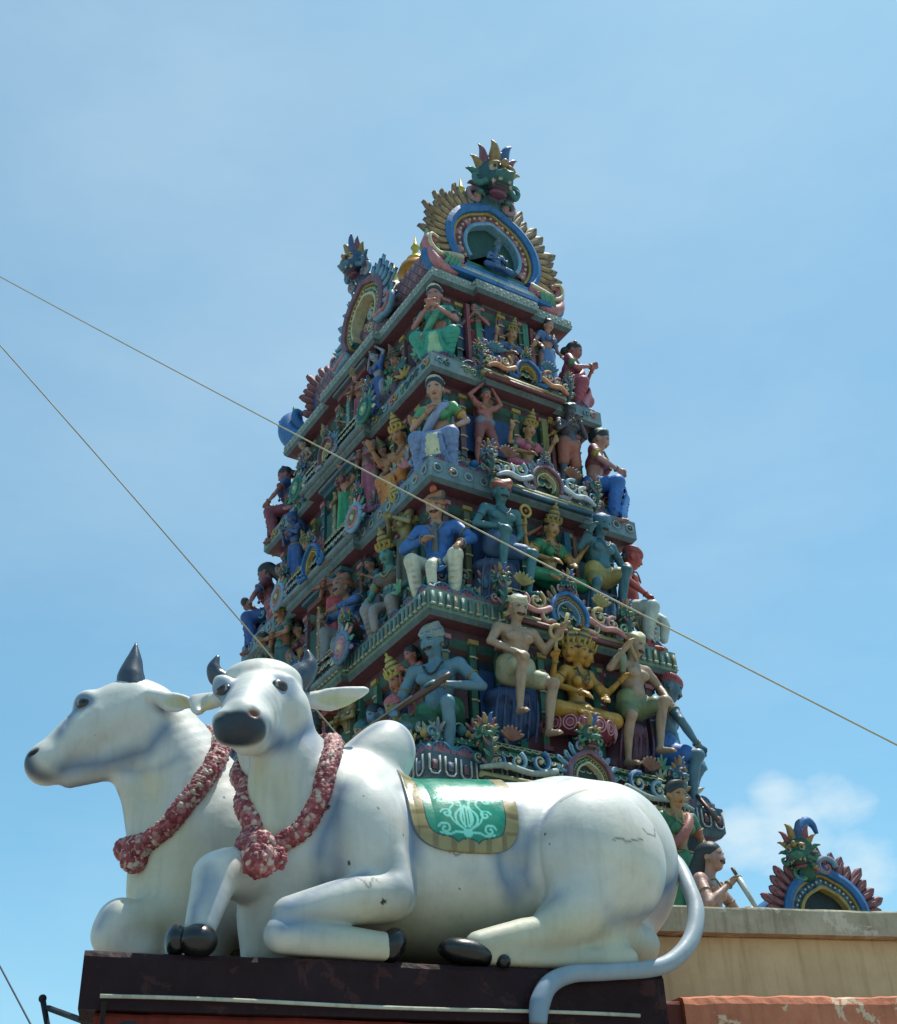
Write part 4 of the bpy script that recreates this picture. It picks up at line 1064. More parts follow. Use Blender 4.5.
# bay roofs on each cornice: scales, gable arches, monster heads, side scrolls
for i in range(1, 5):
    W, Lg, z = WS[i], LS[i], ZS[i]; bump = .09 if i < 4 else .0; fh = [.07, .10, .12, .12, .13][i]
    hw = W * .22 if i < 4 else W * .33
    vf = -Lg / 2 - bump
    zl = LEDGE[i]
    mb = MB()
    scale_band(mb, (-hw, vf + .0), (hw, vf + .0), z + (.02 if i == 4 else .06), zl - .02, -.06, .20, 0, [['#2E6E52', '#3A5E46'], ['#3F6A5E', '#2E5E66'], ['#2E6E62', '#4E6A4E'], ['#6A6FA0', '#5E7A9A'], ['#1E5A44', '#2E6A4A']][i], rows=3)
    mb.box((0, vf - .02, z - .03), (hw * 2 + .1, .10, .045), '#A9A676'); mb.box((0, vf - .045, z - .075), (hw * 2 + .04, .06, .045), ['#3E5E50', '#7A3E44', '#3E6A84', '#7A4A50', '#2C4A3C'][i])
    so = mb.build('scale_roof', MO, tower)
    kudu(tower, (0, vf - .10, z + .10), A_F, [.0, .26, .30, .34, .38][i], .16, style=[0, 2, 1, 0, 1][i], head=[0, .8, .7, .9, 1.15][i], hk=i % 3, petals=15, a0=-30)
    for s in (-1, 1):
        mb = MB()
        # flattened scroll sprays either side of the little gable
        for (dx, dz, rr, c1, c2) in ((.50, .04, .085, [PINK, ORNG, LBLU, GOLD, BLU][i], CRM), (.72, .0, .07, [PINK, PINK, '#D8E0E4', PINK, LBLU][i], CRM), (.90, -.03, .05, [TEAL, CRM, BLU, LGREEN, BLU][i], CRM)):
            scroll(mb, (s * dx * hw * 1.05 * (1.1 if i < 4 else .95), vf - .12, z + .13 + dz), rr * (1 + .1 * i), c1, None, sg=s, a0=1.2, turns=1.2, th=.26, col2=c2)
        P_ = catmull([(s * hw * .35, vf - .13, z + .10), (s * hw * .6, vf - .14, z + .03), (s * hw * .85, vf - .13, z + .06), (s * hw * 1.08, vf - .12, z + .0)], 6)
        mb.tube(P_, [.04, .03, .035, .02], ['#C98A62', '#C98A62', '#B8C6D4', '#C68A86', '#9AA6A0'][i], n=7)
        for q in range(7):
            a = .5 + q * .36; leaf(mb, (s * hw * .72, vf - .02, zl - .04), (s * hw * .72 + .15 * math.cos(a), vf - .06, zl - .04 + .14 * math.sin(a)), .026, [PINK, '#4E7A8E', '#8E5A40', '#A89A5A', '#94604A'][i], None, th=.03, col2=CRM, rnd=True)
        mb.build('scroll_spray', MO, so)
    # guardian monster heads with curled bodies at the ends of the bay
    for s in (-1, 1):
        u = s * (hw + (.10 if i < 4 else -.02))
        mb = MB(); M = facing((u, vf - .0, z + fh - .02), A_F, .62 + .07 * i)
        P_ = catmull([(0, .06, .26), (0, -.08, .24), (0, -.13, .10), (0, -.08, -.06), (0, -.0, -.12)], 6)
        mb.tube(P_, np.linspace(.075, .03, len(P_)), ['#1F4E54', '#2A4E6E', '#1F4E54', '#234E52', '#1F4A40'][i], n=10, M=M)
        for q in range(10):
            b_ = P_[3 + q * 2]; leaf(mb, b_ + (0, -.03, 0), b_ + np.array([(.10 if q % 2 else -.10), -.05, .06]), .03, ['#8E5A62', '#94804A', '#3E7A62', '#A09A7C'][q % 4], M, th=.02, col2='#A9A488')
        for sx in (-1, 1): scroll(mb, (sx * .10, -.06, .02), .07, ['#2E6A6E', '#8E5A62'][(i + (sx > 0)) % 2], M, sg=sx, turns=1.2, th=.3, col2='#A9A488')
        b_ = mb.build('guardian_bracket', MO, tower)
        yali_head(b_, (u, vf - .04, z + fh + .10 + .012 * i), A_F + s * .25, .17 + .028 * i, (i + (s > 0)) % 3)
    # street face bay
    uf = -W / 2 - bump; hl = Lg * .18
    mb = MB()
    scale_band(mb, (uf, hl), (uf, -hl), z + .04, zl - .02, -.05, .18, 0, [[TEAL, BLU], ['#3A6A8C', '#5E7A8C'], ['#2E5E8C', '#3A7A8C'], [TEAL, '#5A7AA0'], [GREEN, TEAL]][i], rows=3)
    mb.box((uf - .02, 0, z - .03), (.10, hl * 2 + .1, .045), '#7E949C')
    mb.build('scale_roof', MO, tower)
    for s in (-1, 1):
        mb = MB(); M = facing((uf - .02, s * (hl + .14), z + fh * .6), A_L)
        t_ = np.linspace(0, 2 * math.pi, 21)
        for rr, cc in ((.17, [TEAL, '#2F7A6A', LBLU, '#5C86A8', GREEN][i]), (.12, [PINK, '#1F5A50', PINK, '#9A7A8A', GOLD][i]), (.07, [PINK, LGREEN, '#6E7A52', '#C08A92', PINK][i])):
            mb.tube(np.stack([rr * np.cos(t_), 0 * t_ - .06 + rr * .1, rr * np.sin(t_) + .06], -1), .030, cc, n=8, M=M, caps=False)
        mb.ball((0, -.05, .06), .045, CRM, M=M)
        for q in range(9):
            a = math.radians(-20 + q * 27.5); leaf(mb, (.18 * math.cos(a), -.03, .06 + .18 * math.sin(a)), (.29 * math.cos(a), -.03, .06 + .29 * math.sin(a)), .035, [PINK, CRM, LBLU, '#8A78A0', LGREEN][(q + i) % 5], M, th=.02)
        r_o = mb.build('round_medallion', MO, tower)
        yali_head(r_o, (uf + .05, s * (hl + .12), zl + .02), A_L, .24, (i + 1) % 3)
    kudu(tower, (uf - .08, 0, z + .08), A_L, .26 + .03 * i, .14, style=[0, 1, 2, 1, 0][i], head=.7, hk=(i + 2) % 3, petals=13, a0=-30)

# crowded stucco sprays that fill the gaps on both visible faces
for i in range(1, 5):
    rg = random.Random(77 + i)
    W, Lg, z = WS[i], LS[i], ZS[i]; zl = LEDGE[i]
    mb = MB()
    for f in range(150):
        if rg.random() < .68:
            v = rg.uniform(-Lg / 2 + .15, Lg / 2 - .1)
            if abs(v) < Lg * .13: continue
            M = facing((-W / 2 + rg.uniform(.04, .34), v, zl + rg.uniform(-.10, .10)), A_L + rg.uniform(-.4, .4))
        else:
            u = rg.uniform(-W / 2 + .15, W / 2 - .15)
            if abs(u) < W * .2: continue
            M = facing((u, -Lg / 2 + rg.uniform(.16, .34), zl + rg.uniform(-.10, .12)), rg.uniform(-.4, .4))
        k = rg.random(); c = rg.choice(PAL + ['#7A8A9A', '#8A8FA0', '#6E8A86', '#9AA8A0'])
        if k < .45: scroll(mb, (0, 0, 0), rg.uniform(.05, .10), c, M, sg=rg.choice((-1, 1)), a0=rg.random() * 6, turns=1.1, th=.26, col2=rg.choice(PAL))
        elif k < .8:
            for q in range(4):
                a = math.radians(30 + q * 40 + rg.uniform(-8, 8)); leaf(mb, (0, 0, 0), (.15 * math.cos(a), -.04, .15 * math.sin(a)), .032, c, M, th=.025, col2=CRM)
        else:
            mb.ball((0, 0, 0), rg.uniform(.03, .06), c, M=M, n=8, m=5); mb.ball((.06, 0, -.02), rg.uniform(.03, .05), rg.choice(PAL), M=M, n=8, m=5)
    so = mb.build('stucco_sprays', MO, tower)

# ---- crowning barrel roof
z0 = ZS[0] + .075
W, Lg = WS[0], LS[0]
mb = MB()
P = plan(W, Lg, .06, .5, .4)
sweep(mb, P, [(.10, z0), (.10, z0 + .06), (.22, z0 + .08), (.22, z0 + .14), (.30, z0 + .15), (.30, z0 + .26), (.24, z0 + .28), (.24, z0 + .33)], [CRM, '#5C7A6A', BLU, '#2F5E84', '#7A4650', GREEN, '#8E8C5E', '#3E6A5A'])
mb.build('roof_plinth', MO, tower, smooth=False)
zb = z0 + .33
BR = .80; BZ = zb + .48
mb = MB(); n = 34; m = 60
prof = arch_path(BR, n, -38, 218, .12)
y0_, y1_ = -Lg / 2 + .45, Lg / 2 - .45
V = []; C = []
pc = [np.array(srgb(c)) for c in ('#8E5C66', '#7A4A58', '#9C7074', '#5E3A44')]
gridc = np.array(srgb('#2A1E28'))
m = 150; n = 120; prof = arch_path(BR, n, -38, 218, .12)
for j in range(m + 1):
    y = y0_ + (y1_ - y0_) * j / m
    for i in range(n):
        q = prof[i]; s = i / n * 2.9; a_ = (y * 7 + s * 7) ; b_ = (y * 7 - s * 7)
        fa, fb = a_ - math.floor(a_), b_ - math.floor(b_)
        line = min(fa, 1 - fa, fb, 1 - fb) < .10
        off = -.018 if line else 0
        V.append((q[0] * (1 + off), y, BZ + q[2] * (1 + off)))
        C.append(gridc if line else pc[int(math.floor(a_) + 2 * math.floor(b_)) % 3])
F = [(j * n + i, j * n + i + 1, (j + 1) * n + i + 1, (j + 1) * n + i) for j in range(m) for i in range(n - 1)]
mb.add(V, F, np.array(C))
barrel = mb.build('barrel_roof', MO, tower)
mb = MB(); mb.box((0, 0, BZ + BR * 1.13), (.16, y1_ - y0_, .10), '#9A9A50'); mb.box((0, 0, BZ + BR * 1.13 + .06), (.24, y1_ - y0_, .04), GOLD); mb.build('ridge', MO, barrel, smooth=False)
for k in range(5):
    y = y0_ + .42 + (y1_ - y0_ - .84) * k / 4
    mb = MB(); mb.lathe([(.0, 0), (.13, 0), (.15, .04), (.08, .08), (.06, .12), (.16, .20), (.20, .30), (.17, .40), (.08, .45), (.11, .48), (.10, .52), (.04, .57), (.03, .66), (.05, .70), (.02, .76), (.0, .90)], '#C58A2A', n=20, M=facing((0, y, BZ + BR * 1.13 + .07), 0, 1.45), cols=['#C9A23A'] * 5 + ['#B8742A'] * 4 + ['#D9B04A'] * 7)
    mb.build('finial', MGOLD, barrel)
# end gables and street-side gables
KR = 1.05
ko = kudu(tower, (0, -Lg / 2 + .18, BZ + .14), A_F, KR, .34, style=0, head=1.10, hk=0, petals=31, a0=-36)
kudu(tower, (0, Lg / 2 - .22, BZ + .04), A_B, 1.0, .34, style=2, head=.9, hk=2, petals=27, a0=-36, plen=.88)
kudu(tower, (-BR - .10, 0, BZ + .16), A_L, .86, .52, style=1, head=1.0, hk=2, petals=19, a0=-36)
kudu(tower, (BR + .10, 0, BZ + .16), A_R, .86, .52, style=1, head=1.0, hk=2, petals=19, a0=-36)
mb = MB()      # stepped blue altar bands at the foot of the end gable
for (dz, hw_, y_, c) in ((.0, .80, .04, BLU), (.10, .62, .10, CRM), (.16, .60, .12, LBLU), (.24, .50, .14, BLU), (.32, .46, .16, GREEN)):
    mb.box((0, -Lg / 2 + y_ + .1, zb - .16 + dz), (hw_ * 2, .26, .07), c)
mb.build('gable_step', MO, tower, smooth=False)
for s in (-1, 1):      # big blue makara curls at the far corners
    mb = MB(); x_, y_ = s * (W / 2 - .12), Lg / 2 - .06
    P_ = catmull([(x_ - s * .46, y_ - .22, z0 + .20), (x_ - s * .18, y_ - .06, z0 + .10), (x_ + s * .04, y_ + .04, z0 + .24), (x_ + s * .06, y_ + .06, z0 + .50), (x_ - s * .06, y_ + .02, z0 + .62), (x_ - s * .12, y_, z0 + .52)], 6)
    mb.tube(P_, np.interp(np.linspace(0, 1, len(P_)), [0, .3, .6, 1], [.13, .19, .13, .04]), '#3E7ABE', n=14)
    for q in range(9): b_ = P_[6 + q * 2]; mb.ball(b_ + np.array([s * .10, .08, .02]), .035, ['#5A94CC', '#2E5E9A'][q % 2], n=7, m=5)
    mb.build('corner_curl', MO, tower)
for s in (-1, 1):
    mb = MB()
    M = facing((s * (W / 2 - .30), -Lg / 2 + .12, z0 + .30), 0)
    mb.tube(catmull([(-s * .12, 0, -.10), (s * .05, -.02, -.14), (s * .20, -.02, -.04), (s * .24, 0, .14), (s * .20, 0, .26)], 6), [.09, .085, .075, .055, .02], PINK, n=9, M=M)
    mb.tube(catmull([(-s * .12, .08, -.10), (s * .05, .06, -.16), (s * .22, .06, -.06), (s * .28, .06, .12), (s * .22, .06, .26)], 6), [.09, .085, .08, .06, .02], BLU, n=9, M=M)
    for q in range(4): leaf(mb, (-s * .1 + s * q * .06, -.08, -.12), (-s * .16 + s * q * .05, -.12, .06), .035, LGREEN, M, th=.03, col2=CRM)
    for q in range(3): scroll(mb, (s * (-.18 + q * .11), -.10, .0 + .03 * q), .05, [PINK, CRM, LGREEN][q], M, sg=s, turns=1.1)
    mb.build('corner_curl', MO, tower)

# ------------------------------------------------------------------ sculpted figures
# figure space: 1 unit = 1 m on a 1.7 m adult, facing -Y, +X on the viewer's right, origin at the pelvis (seat) or between the feet
V3 = lambda *a: np.array(a, float)
def lr(f): return {s: f(s) for s in (-1, 1)}
POSES = {
 'sit': dict(pel=V3(0, 0, .12), arms=lr(lambda s: (V3(s * .30, -.04, .36), V3(s * .20, -.25, .22))), legs=lr(lambda s: (V3(s * .18, -.30, .10), V3(s * .15, -.28, -.34)))),
 'perch': dict(pel=V3(0, 0, .12), arms={-1: (V3(-.30, -.05, .40), V3(-.12, -.26, .26)), 1: (V3(.33, .0, .42), V3(.42, -.16, .62))}, legs={-1: (V3(-.06, -.28, .22), V3(-.07, -.25, -.28)), 1: (V3(.28, -.27, .02), V3(.24, -.26, -.44))}),
 'perch2': dict(pel=V3(0, 0, .12), arms={1: (V3(.34, -.05, .42), V3(.24, -.28, .22)), -1: (V3(-.35, -.04, .46), V3(-.26, -.18, .68))}, legs={1: (V3(.18, -.28, .20), V3(.16, -.24, -.28)), -1: (V3(-.18, -.18, -.02), V3(-.16, -.12, -.46))}),
 'lotus': dict(pel=V3(0, 0, .12), arms=lr(lambda s: (V3(s * .28, -.06, .36), V3(s * .14, -.32, .24))), legs=lr(lambda s: (V3(s * .37, -.18, .07), V3(-s * .04, -.28, .05)))),
 'kneel': dict(pel=V3(0, 0, .22), arms=lr(lambda s: (V3(s * .27, -.14, .42), V3(s * .03, -.30, .60))), legs=lr(lambda s: (V3(s * .22, -.24, .20), V3(s * .13, -.16, -.10)))),
 'stand': dict(pel=V3(0, 0, .90), arms=lr(lambda s: (V3(s * .28, .02, 1.14), V3(s * .26, -.14, .94))), legs=lr(lambda s: (V3(s * .12, -.03, .48), V3(s * .11, .02, .06)))),
 'pray': dict(pel=V3(0, 0, .90), arms=lr(lambda s: (V3(s * .26, -.10, 1.14), V3(s * .03, -.24, 1.32))), legs=lr(lambda s: (V3(s * .12, -.03, .48), V3(s * .11, .02, .06)))),
 'fold': dict(pel=V3(0, 0, .90), arms=lr(lambda s: (V3(s * .28, -.08, 1.16), V3(-s * .08, -.22, 1.18))), legs=lr(lambda s: (V3(s * .13, -.03, .48), V3(s * .13, .02, .06)))),
 'dance': dict(pel=V3(0, 0, .88), arms=lr(lambda s: (V3(s * .34, -.02, 1.46), V3(s * .12, -.05, 1.72))), legs={-1: (V3(-.16, -.06, .48), V3(-.12, .0, .06)), 1: (V3(.20, -.10, .50), V3(.10, .02, .10))}),
 'lean': dict(pel=V3(0, 0, .12), tilt=V3(0, -.26, -.05), arms=lr(lambda s: (V3(s * .30, -.34, .44), V3(s * .12, -.52, .34))), legs=lr(lambda s: (V3(s * .20, -.42, .20), V3(s * .18, -.46, -.26)))),
 'stab': dict(pel=V3(0, 0, .90), tilt=V3(.0, -.08, 0), arms={-1: (V3(-.34, -.18, 1.08), V3(-.14, -.32, 1.28)), 1: (V3(.30, -.18, 1.12), V3(.14, -.34, 1.10))}, legs=lr(lambda s: (V3(s * .13, -.03, .48), V3(s * .13, .02, .06)))),
}
def rot_pt(p, c, a): # about vertical axis
    d = p - c; return c + V3(d[0] * math.cos(a) - d[1] * math.sin(a), d[0] * math.sin(a) + d[1] * math.cos(a), d[2])
def hand_prims(el, ha, skin, k=.012):
    d = ha - el; d /= np.linalg.norm(d)
    up = V3(0, 0, 1) if abs(d[2]) < .8 else V3(0, -1, 0)
    sd = np.cross(d, up); sd /= np.linalg.norm(sd); nn = np.cross(sd, d)
    o = [cap(ha - d * .02, ha + d * .05, .026, .030, k=.03, col=skin)]
    for q, (sp, ln) in enumerate(((-.027, .052), (-.009, .064), (.009, .060), (.027, .044))):
        b = ha + d * .055 + sd * sp; m = b + d * ln * .6 - nn * .006; o.append(chain([b, m, m + d * ln * .4 - nn * .022], [.0125, .0115, .010], k=.006, col=skin, m=1))
    b = ha + d * .015 + sd * .032; o.append(chain([b, b + sd * .022 + d * .028, b + sd * .018 + d * .055 - nn * .01], [.014, .0125, .011], k=.01, col=skin, m=1))
    return o
def face(mb, c, a, tache=False, s=1.0, pitch=0.0, beard=False):
    M = np.array(Matrix.Translation(tuple(c)) @ Matrix.Rotation(a, 4, 'Z') @ Matrix.Rotation(pitch, 4, 'X'))
    for q in (-1, 1):
        mb.ball((q * .036, -.088, .012), (.020, .010, .0105), '#D6D2C2', M=M, n=10, m=6); mb.ball((q * .036, -.0955, .012), (.0085, .005, .009), '#0C0C0E', M=M, n=8, m=5)
        mb.tube([(q * .014, -.098, .034), (q * .036, -.097, .043), (q * .060, -.080, .033)], [.004, .0065, .003], '#15110F', n=5, M=M)
        mb.tube([(q * .016, -.096, .017), (q * .036, -.098, .0245), (q * .058, -.084, .014)], .0035, '#1A1512', n=4, M=M)
    mb.tube([(-.026, -.100, -.052), (0, -.108, -.050), (.026, -.100, -.052)], [.003, .006 if tache else .008, .003], '#7A3A3A', n=6, M=M)
    if tache: mb.tube([(-.062, -.080, -.026), (-.034, -.102, -.036), (0, -.114, -.028), (.034, -.102, -.036), (.062, -.080, -.026)], [.004, .014, .009, .014, .004], '#100D0C', n=6, M=M)
def hrot(a, p): return np.array(Matrix.Rotation(a, 3, 'Z') @ Matrix.Rotation(p, 3, 'X'))
def head_prims(c, a, skin, pt=0.0):
    Rh = hrot(a, pt); P = lambda x, y, z: c + Rh @ V3(x, y, z); ro = (pt, 0, a)
    return [ell(P(0, 0, .03), (.088, .105, .10), rot=ro, k=.02, col=skin), ell(P(0, -.02, -.03), (.070, .082, .085), rot=ro, k=.03, col=skin),
            ell(P(0, -.070, -.082), (.030, .028, .026), k=.03, col=skin), cap(P(0, -.098, .02), P(0, -.118, -.018), .011, .017, k=.012, col=skin),
            ell(P(-.038, -.072, -.02), .032, k=.03, col=skin), ell(P(.038, -.072, -.02), .032, k=.03, col=skin),
            ell(P(-.088, .01, -.005), (.013, .022, .033), rot=ro, k=.008, col=skin), ell(P(.088, .01, -.005), (.013, .022, .033), rot=ro, k=.008, col=skin)]

def figure(name_label, cat, M, pose='stand', skin='#B58A6A', sex='m', lower=('shorts', '#6A7A4A'), upper=None, head=('hair', '#15161C'), arms=None, legs=None, extra_arms=None,
           seat=None, heads=None, props=(), jewel='#8E7644', tache=False, look=0.0, nod=.34, lean=.17, group=None, h=.0135, necklace=None, sash=None, kname='sculpted_figure', pedestal=None):
    ps = POSES[pose]; pel = ps['pel']; A_ = dict(ps['arms']); Lg_ = dict(ps['legs'])
    if arms: A_.update(arms)
    if legs: Lg_.update(legs)
    tl = ps.get('tilt', V3(0, 0, 0)); stand = pel[2] > .6
    if pose in ('stand', 'pray', 'fold', 'dance'): lean *= .7; nod *= 1.1
    if pose in ('lean', 'stab'): lean = 0; nod = .12
    rootM = Matrix(np.array(M).tolist()) @ Matrix.Rotation(lean, 4, 'X')
    root = empty(kname, rootM); tag(root, name_label, cat, group)
    up = lambda z, x=0., y=0.: pel + V3(x, y, z) + tl * (z / .55)
    neck = up(.50, 0, .0); hc = up(.665, 0, -.025)
    fem = sex == 'f'
    sw = .165 if fem else .195
    B_ = [ell(up(.02), (.140, .110, .125), k=.05, col=skin), cap(up(.10), up(.22), .098 if not fem else .085, .100 if not fem else .080, k=.05, col=skin),
          ell(up(.33, 0, .0), (.150 if not fem else .128, .100, .155), k=.05, col=skin), cap(up(.44, -sw + .03), up(.44, sw - .03), .062, k=.04, col=skin),
          cap(up(.46), up(.60, 0, -.01), .055, .048, k=.03, col=skin)]
    if fem: B_ += [ell(up(.315, s * .068, -.105), (.062, .058, .060), k=.02, col=skin) for s in (-1, 1)]
    else:
        B_ += [ell(up(.355, s * .075, -.085), (.080, .042, .055), k=.02, col=skin) for s in (-1, 1)]
        B_ += [ell(up(.15, 0, -.09), (.09, .04, .09), k=.05, col=skin)]
    arms_all = [(s, up(.445, s * sw), *A_[s]) for s in (-1, 1)]
    if extra_arms: arms_all += [(s, up(.43, s * sw * .92, .03), e, hnd) for s, e, hnd in extra_arms]
    for s, sh, e, hnd in arms_all:
        r = .86 if fem else 1.0
        B_ += [ell(sh, .060 * r, k=.03, col=skin), chain([sh, (sh + e) / 2 + V3(0, -.008, 0), e], [.050 * r, .050 * r, .036 * r], k=.02, col=skin, m=2),
               chain([e, e * .65 + hnd * .35, hnd], [.037 * r, .040 * r, .023 * r], k=.015, col=skin, m=2)] + hand_prims(e, hnd, skin)
    for s in (-1, 1):
        kn, ft = Lg_[s]; hp = up(.0, s * .09)
        d = (ft - kn) / np.linalg.norm(ft - kn)
        back = V3(0, .03, 0) if abs(d[2]) > .6 else V3(0, 0, -.02)
        B_ += [chain([hp, (hp + kn) / 2, kn], [.088, .074, .052], k=.035, col=skin, m=2), ell(kn, .053, k=.02, col=skin),
               chain([kn, kn * .62 + ft * .38 + back, ft], [.048, .054, .030], k=.02, col=skin, m=3)]
        if pose == 'lotus': fd = V3(-s * .14, -.02, -.01)
        elif pose == 'kneel': fd = V3(0, .12, -.02)
        else: fd = V3(s * .02, -.15, -.045)
        B_ += [cap(ft + V3(0, .02, -.02) if stand or abs(d[2]) > .6 else ft, ft + fd, .036, .026, k=.02, col=skin)]
        for q in range(4 if h < .015 else 0): B_.append(ell(ft + fd + V3((q - 1.5) * .017, -.018, -.006), (.0105, .018, .011), k=.005, col=skin))
    hl = heads or [(0.0, 0.0, 0.0, look)]
    for hx, hy, hz, ha in hl: B_ += head_prims(hc + V3(hx, hy, hz), ha, skin, nod)
    Vb, Fb = sculpt(B_, h); Vb = relax(Vb, Fb, 1, .4)
    Cb = prim_colors(Vb, B_)
    mb = MB(); mb.add(Vb, Fb, Cb)
    for hx, hy, hz, ha in hl: face(mb, hc + V3(hx, hy, hz), ha, tache, 1.0, nod)
    mb.build('body', MP, root)
    part = lambda nm, pr, hh=None, m_=MP, rel=1: (lambda VF: mesh_obj(nm, relax(VF[0], VF[1], rel, .4), VF[1], m_, root, prim_colors(VF[0], pr)))(sculpt(pr, hh or h))
    # --- lower garment
    kind, lc = lower[0], lower[1]; lc2 = lower[2] if len(lower) > 2 else lc
    G_ = []
    if kind == 'shorts':
        G_ = [ell(up(.01), (.170, .142, .13), k=.04, col=lc)]
        for s in (-1, 1):
            kn, ft = Lg_[s]; hp = up(.0, s * .09); G_.append(cap(hp, hp + (kn - hp) * .62, .102, .090, k=.04, col=lc))
        G_.append(cap(up(.09, -.10, -.02), up(.09, .10, -.02), .105, k=.03, col=lc2))
    elif kind in ('trousers', 'leggings'):
        G_ = [ell(up(.01), (.172, .145, .13), k=.04, col=lc)]
        f = .92 if kind == 'trousers' else .80
        for s in (-1, 1):
            kn, ft = Lg_[s]; hp = up(.0, s * .09)
            G_ += [cap(hp, kn, .102, .076, k=.04, col=lc), chain([kn, kn * .5 + ft * .5 + V3(0, .02, 0), kn + (ft - kn) * f], [.076, .070, .046], k=.03, col=lc, m=3)]
            for q in range(7):
                t = .10 + q * .13; c_ = kn + (ft - kn) * t; dd = .062 - .012 * t
                G_.append(chain([c_ + V3(-dd, -.02, .02), c_ + V3(0, -dd - .012, -.012), c_ + V3(dd, -.02, .016)], [.006, .014, .006], k=.012, col=lc, m=2))
        if not stand: G_ += [chain([up(.0, 0, -.12), V3(0, -.40, .02) + pel * V3(1, 1, 0), V3(0, -.42, -.20)], [.07, .06, .045], k=.07, col=lc, m=3)]
    elif kind == 'skirt':
        G_ = [ell(up(.01), (.172, .145, .14), k=.04, col=lc)]
        if stand:
            z0 = .09
            G_.append(Prim(lambda P, c=up(0): _pleat(P, c[0], c[1], c[2] + .06, z0, .15, .215, 15, .011), (-.26, -.26, z0), (.26, .26, pel[2] + .1), .03, lc))
            G_.append(Prim(lambda P, c=up(0): _pleat(P, c[0], c[1], z0 + .06, z0 + .0, .225, .232, 15, .011), (-.26, -.26, z0 - .02), (.26, .26, z0 + .1), .0, lc2))
            G_.append(chain([up(.08, 0, -.13), up(-.2, .01, -.17), V3(.01, -.215, .35), V3(.02, -.235, .12)], [.03, .035, .045, .06], k=.02, col=lc2, m=3))
        else:
            for s in (-1, 1):
                kn, ft = Lg_[s]; hp = up(.0, s * .09)
                G_ += [cap(hp, kn, .100, .076, k=.05, col=lc), chain([kn, (kn + ft) / 2 + V3(0, .01, 0), kn + (ft - kn) * .86], [.076, .066, .060], k=.04, col=lc, m=3)]
                for q in range(5): # wrapping folds
                    t = .1 + q * .19; c_ = kn + (ft - kn) * t
                    G_.append(chain([c_ + V3(-.085, -.01, .02), c_ + V3(0, -.088, -.02), c_ + V3(.085, -.01, .015)], [.005, .010, .005], k=.012, col=lc, m=2))
            G_ += [cap(Lg_[-1][0], Lg_[1][0], .062, k=.05, col=lc)]
            for t_ in (.25, .5, .75): G_.append(cap(Lg_[-1][0] + (Lg_[-1][1] - Lg_[-1][0]) * t_, Lg_[1][0] + (Lg_[1][1] - Lg_[1][0]) * t_, .055, k=.045, col=lc))
            k0 = (Lg_[-1][0] + Lg_[1][0]) / 2; f0 = (Lg_[-1][1] + Lg_[1][1]) / 2
            G_.append(chain([pel + V3(0, -.14, .04), k0 + V3(0, .02, .0), f0 + V3(0, .0, .12), f0 + V3(0, -.01, .06)], [.05, .05, .065, .07], k=.05, col=lc, m=3))
            wd = max(.10, abs(Lg_[1][1][0]) + .02)
            for q in range(9):
                x = (q - 4) / 4 * wd * 1.05
                G_.append(chain([pel + V3(x * .15, -.16, .06), k0 + V3(x * .5, -.072, -.01), (k0 + f0) / 2 + V3(x * .7, -.082, .0), f0 + V3(x * 1.05, -.085, .04)], [.005, .012, .015, .020], k=.004, col=lc2 if 2 <= q <= 6 else lc, m=3))
    elif kind == 'wrap':
        for s in (-1, 1):
            kn, ft = Lg_[s]; hp = up(.0, s * .09); G_ += [cap(hp, kn * .97 + hp * .03, .112, .082, k=.05, col=lc), chain([kn, (kn + ft) / 2, kn + (ft - kn) * .78], [.082, .076, .05], k=.03, col=lc, m=3)]
            for q in range(5):
                t = .15 + q * .17; c_ = kn + (ft - kn) * t; G_.append(ell(c_ + V3(0, -.02, 0), (.07 - .02 * t, .07, .010), k=.01, col=lc2))
        G_ += [ell(up(.0), (.17, .142, .12), k=.05, col=lc), ell(up(-.02, 0, -.16), (.10, .08, .09), k=.06, col=lc)]
    if G_: part({'shorts': 'shorts', 'trousers': 'trousers', 'leggings': 'trousers', 'skirt': 'skirt', 'wrap': 'waist_wrap'}[kind], G_)
    # --- upper garment
    if upper:
        uk, uc = upper[0], upper[1]; uc2 = upper[2] if len(upper) > 2 else uc
        U_ = [cap(up(.12), up(.24), .112 if not fem else .094, .112 if not fem else .09, k=.05, col=uc), ell(up(.33), (.164 if not fem else .138, .114, .165), k=.05, col=uc),
              cap(up(.435, -sw + .03), up(.435, sw - .03), .070, k=.04, col=uc)]
        if uk == 'blouse': U_ = [ell(up(.335), (.164 if not fem else .140, .114, .125), k=.05, col=uc), cap(up(.42, -sw + .03), up(.42, sw - .03), .066, k=.04, col=uc)]
        if fem: U_ += [ell(up(.315, s * .068, -.112), (.066, .060, .064), k=.02, col=uc) for s in (-1, 1)]
        else: U_ += [ell(up(.355, s * .075, -.085), (.090, .052, .066), k=.03, col=uc) for s in (-1, 1)] + [ell(up(.15, 0, -.09), (.10, .05, .10), k=.05, col=uc)]
        if uk == 'coat': U_ += [ell(up(.0), (.185, .155, .17), k=.05, col=uc), chain([up(.05, 0, -.13), up(-.06, 0, -.20)], [.09, .10], k=.05, col=uc, m=1)]
        for s, sh, e, hnd in arms_all:
            U_.append(cap(sh, sh + (e - sh) * (1.0 if uk == 'coat' else .55), .062, .054 if uk == 'coat' else .052, k=.03, col=uc))
            if uk == 'coat': U_.append(cap(e, e + (hnd - e) * .82, .052, .038, k=.02, col=uc))
            else: U_.append(ell(sh + (e - sh) * .55, .0, k=.0, col=uc) if False else cap(sh + (e - sh) * .53, sh + (e - sh) * .57, .056, .056, k=.004, col=uc2))
        U_.append(ell(up(.50, 0, -.03), (.055, .07, .05), k=.01, sub=True))
        part('coat' if uk == 'coat' else 'blouse', U_)
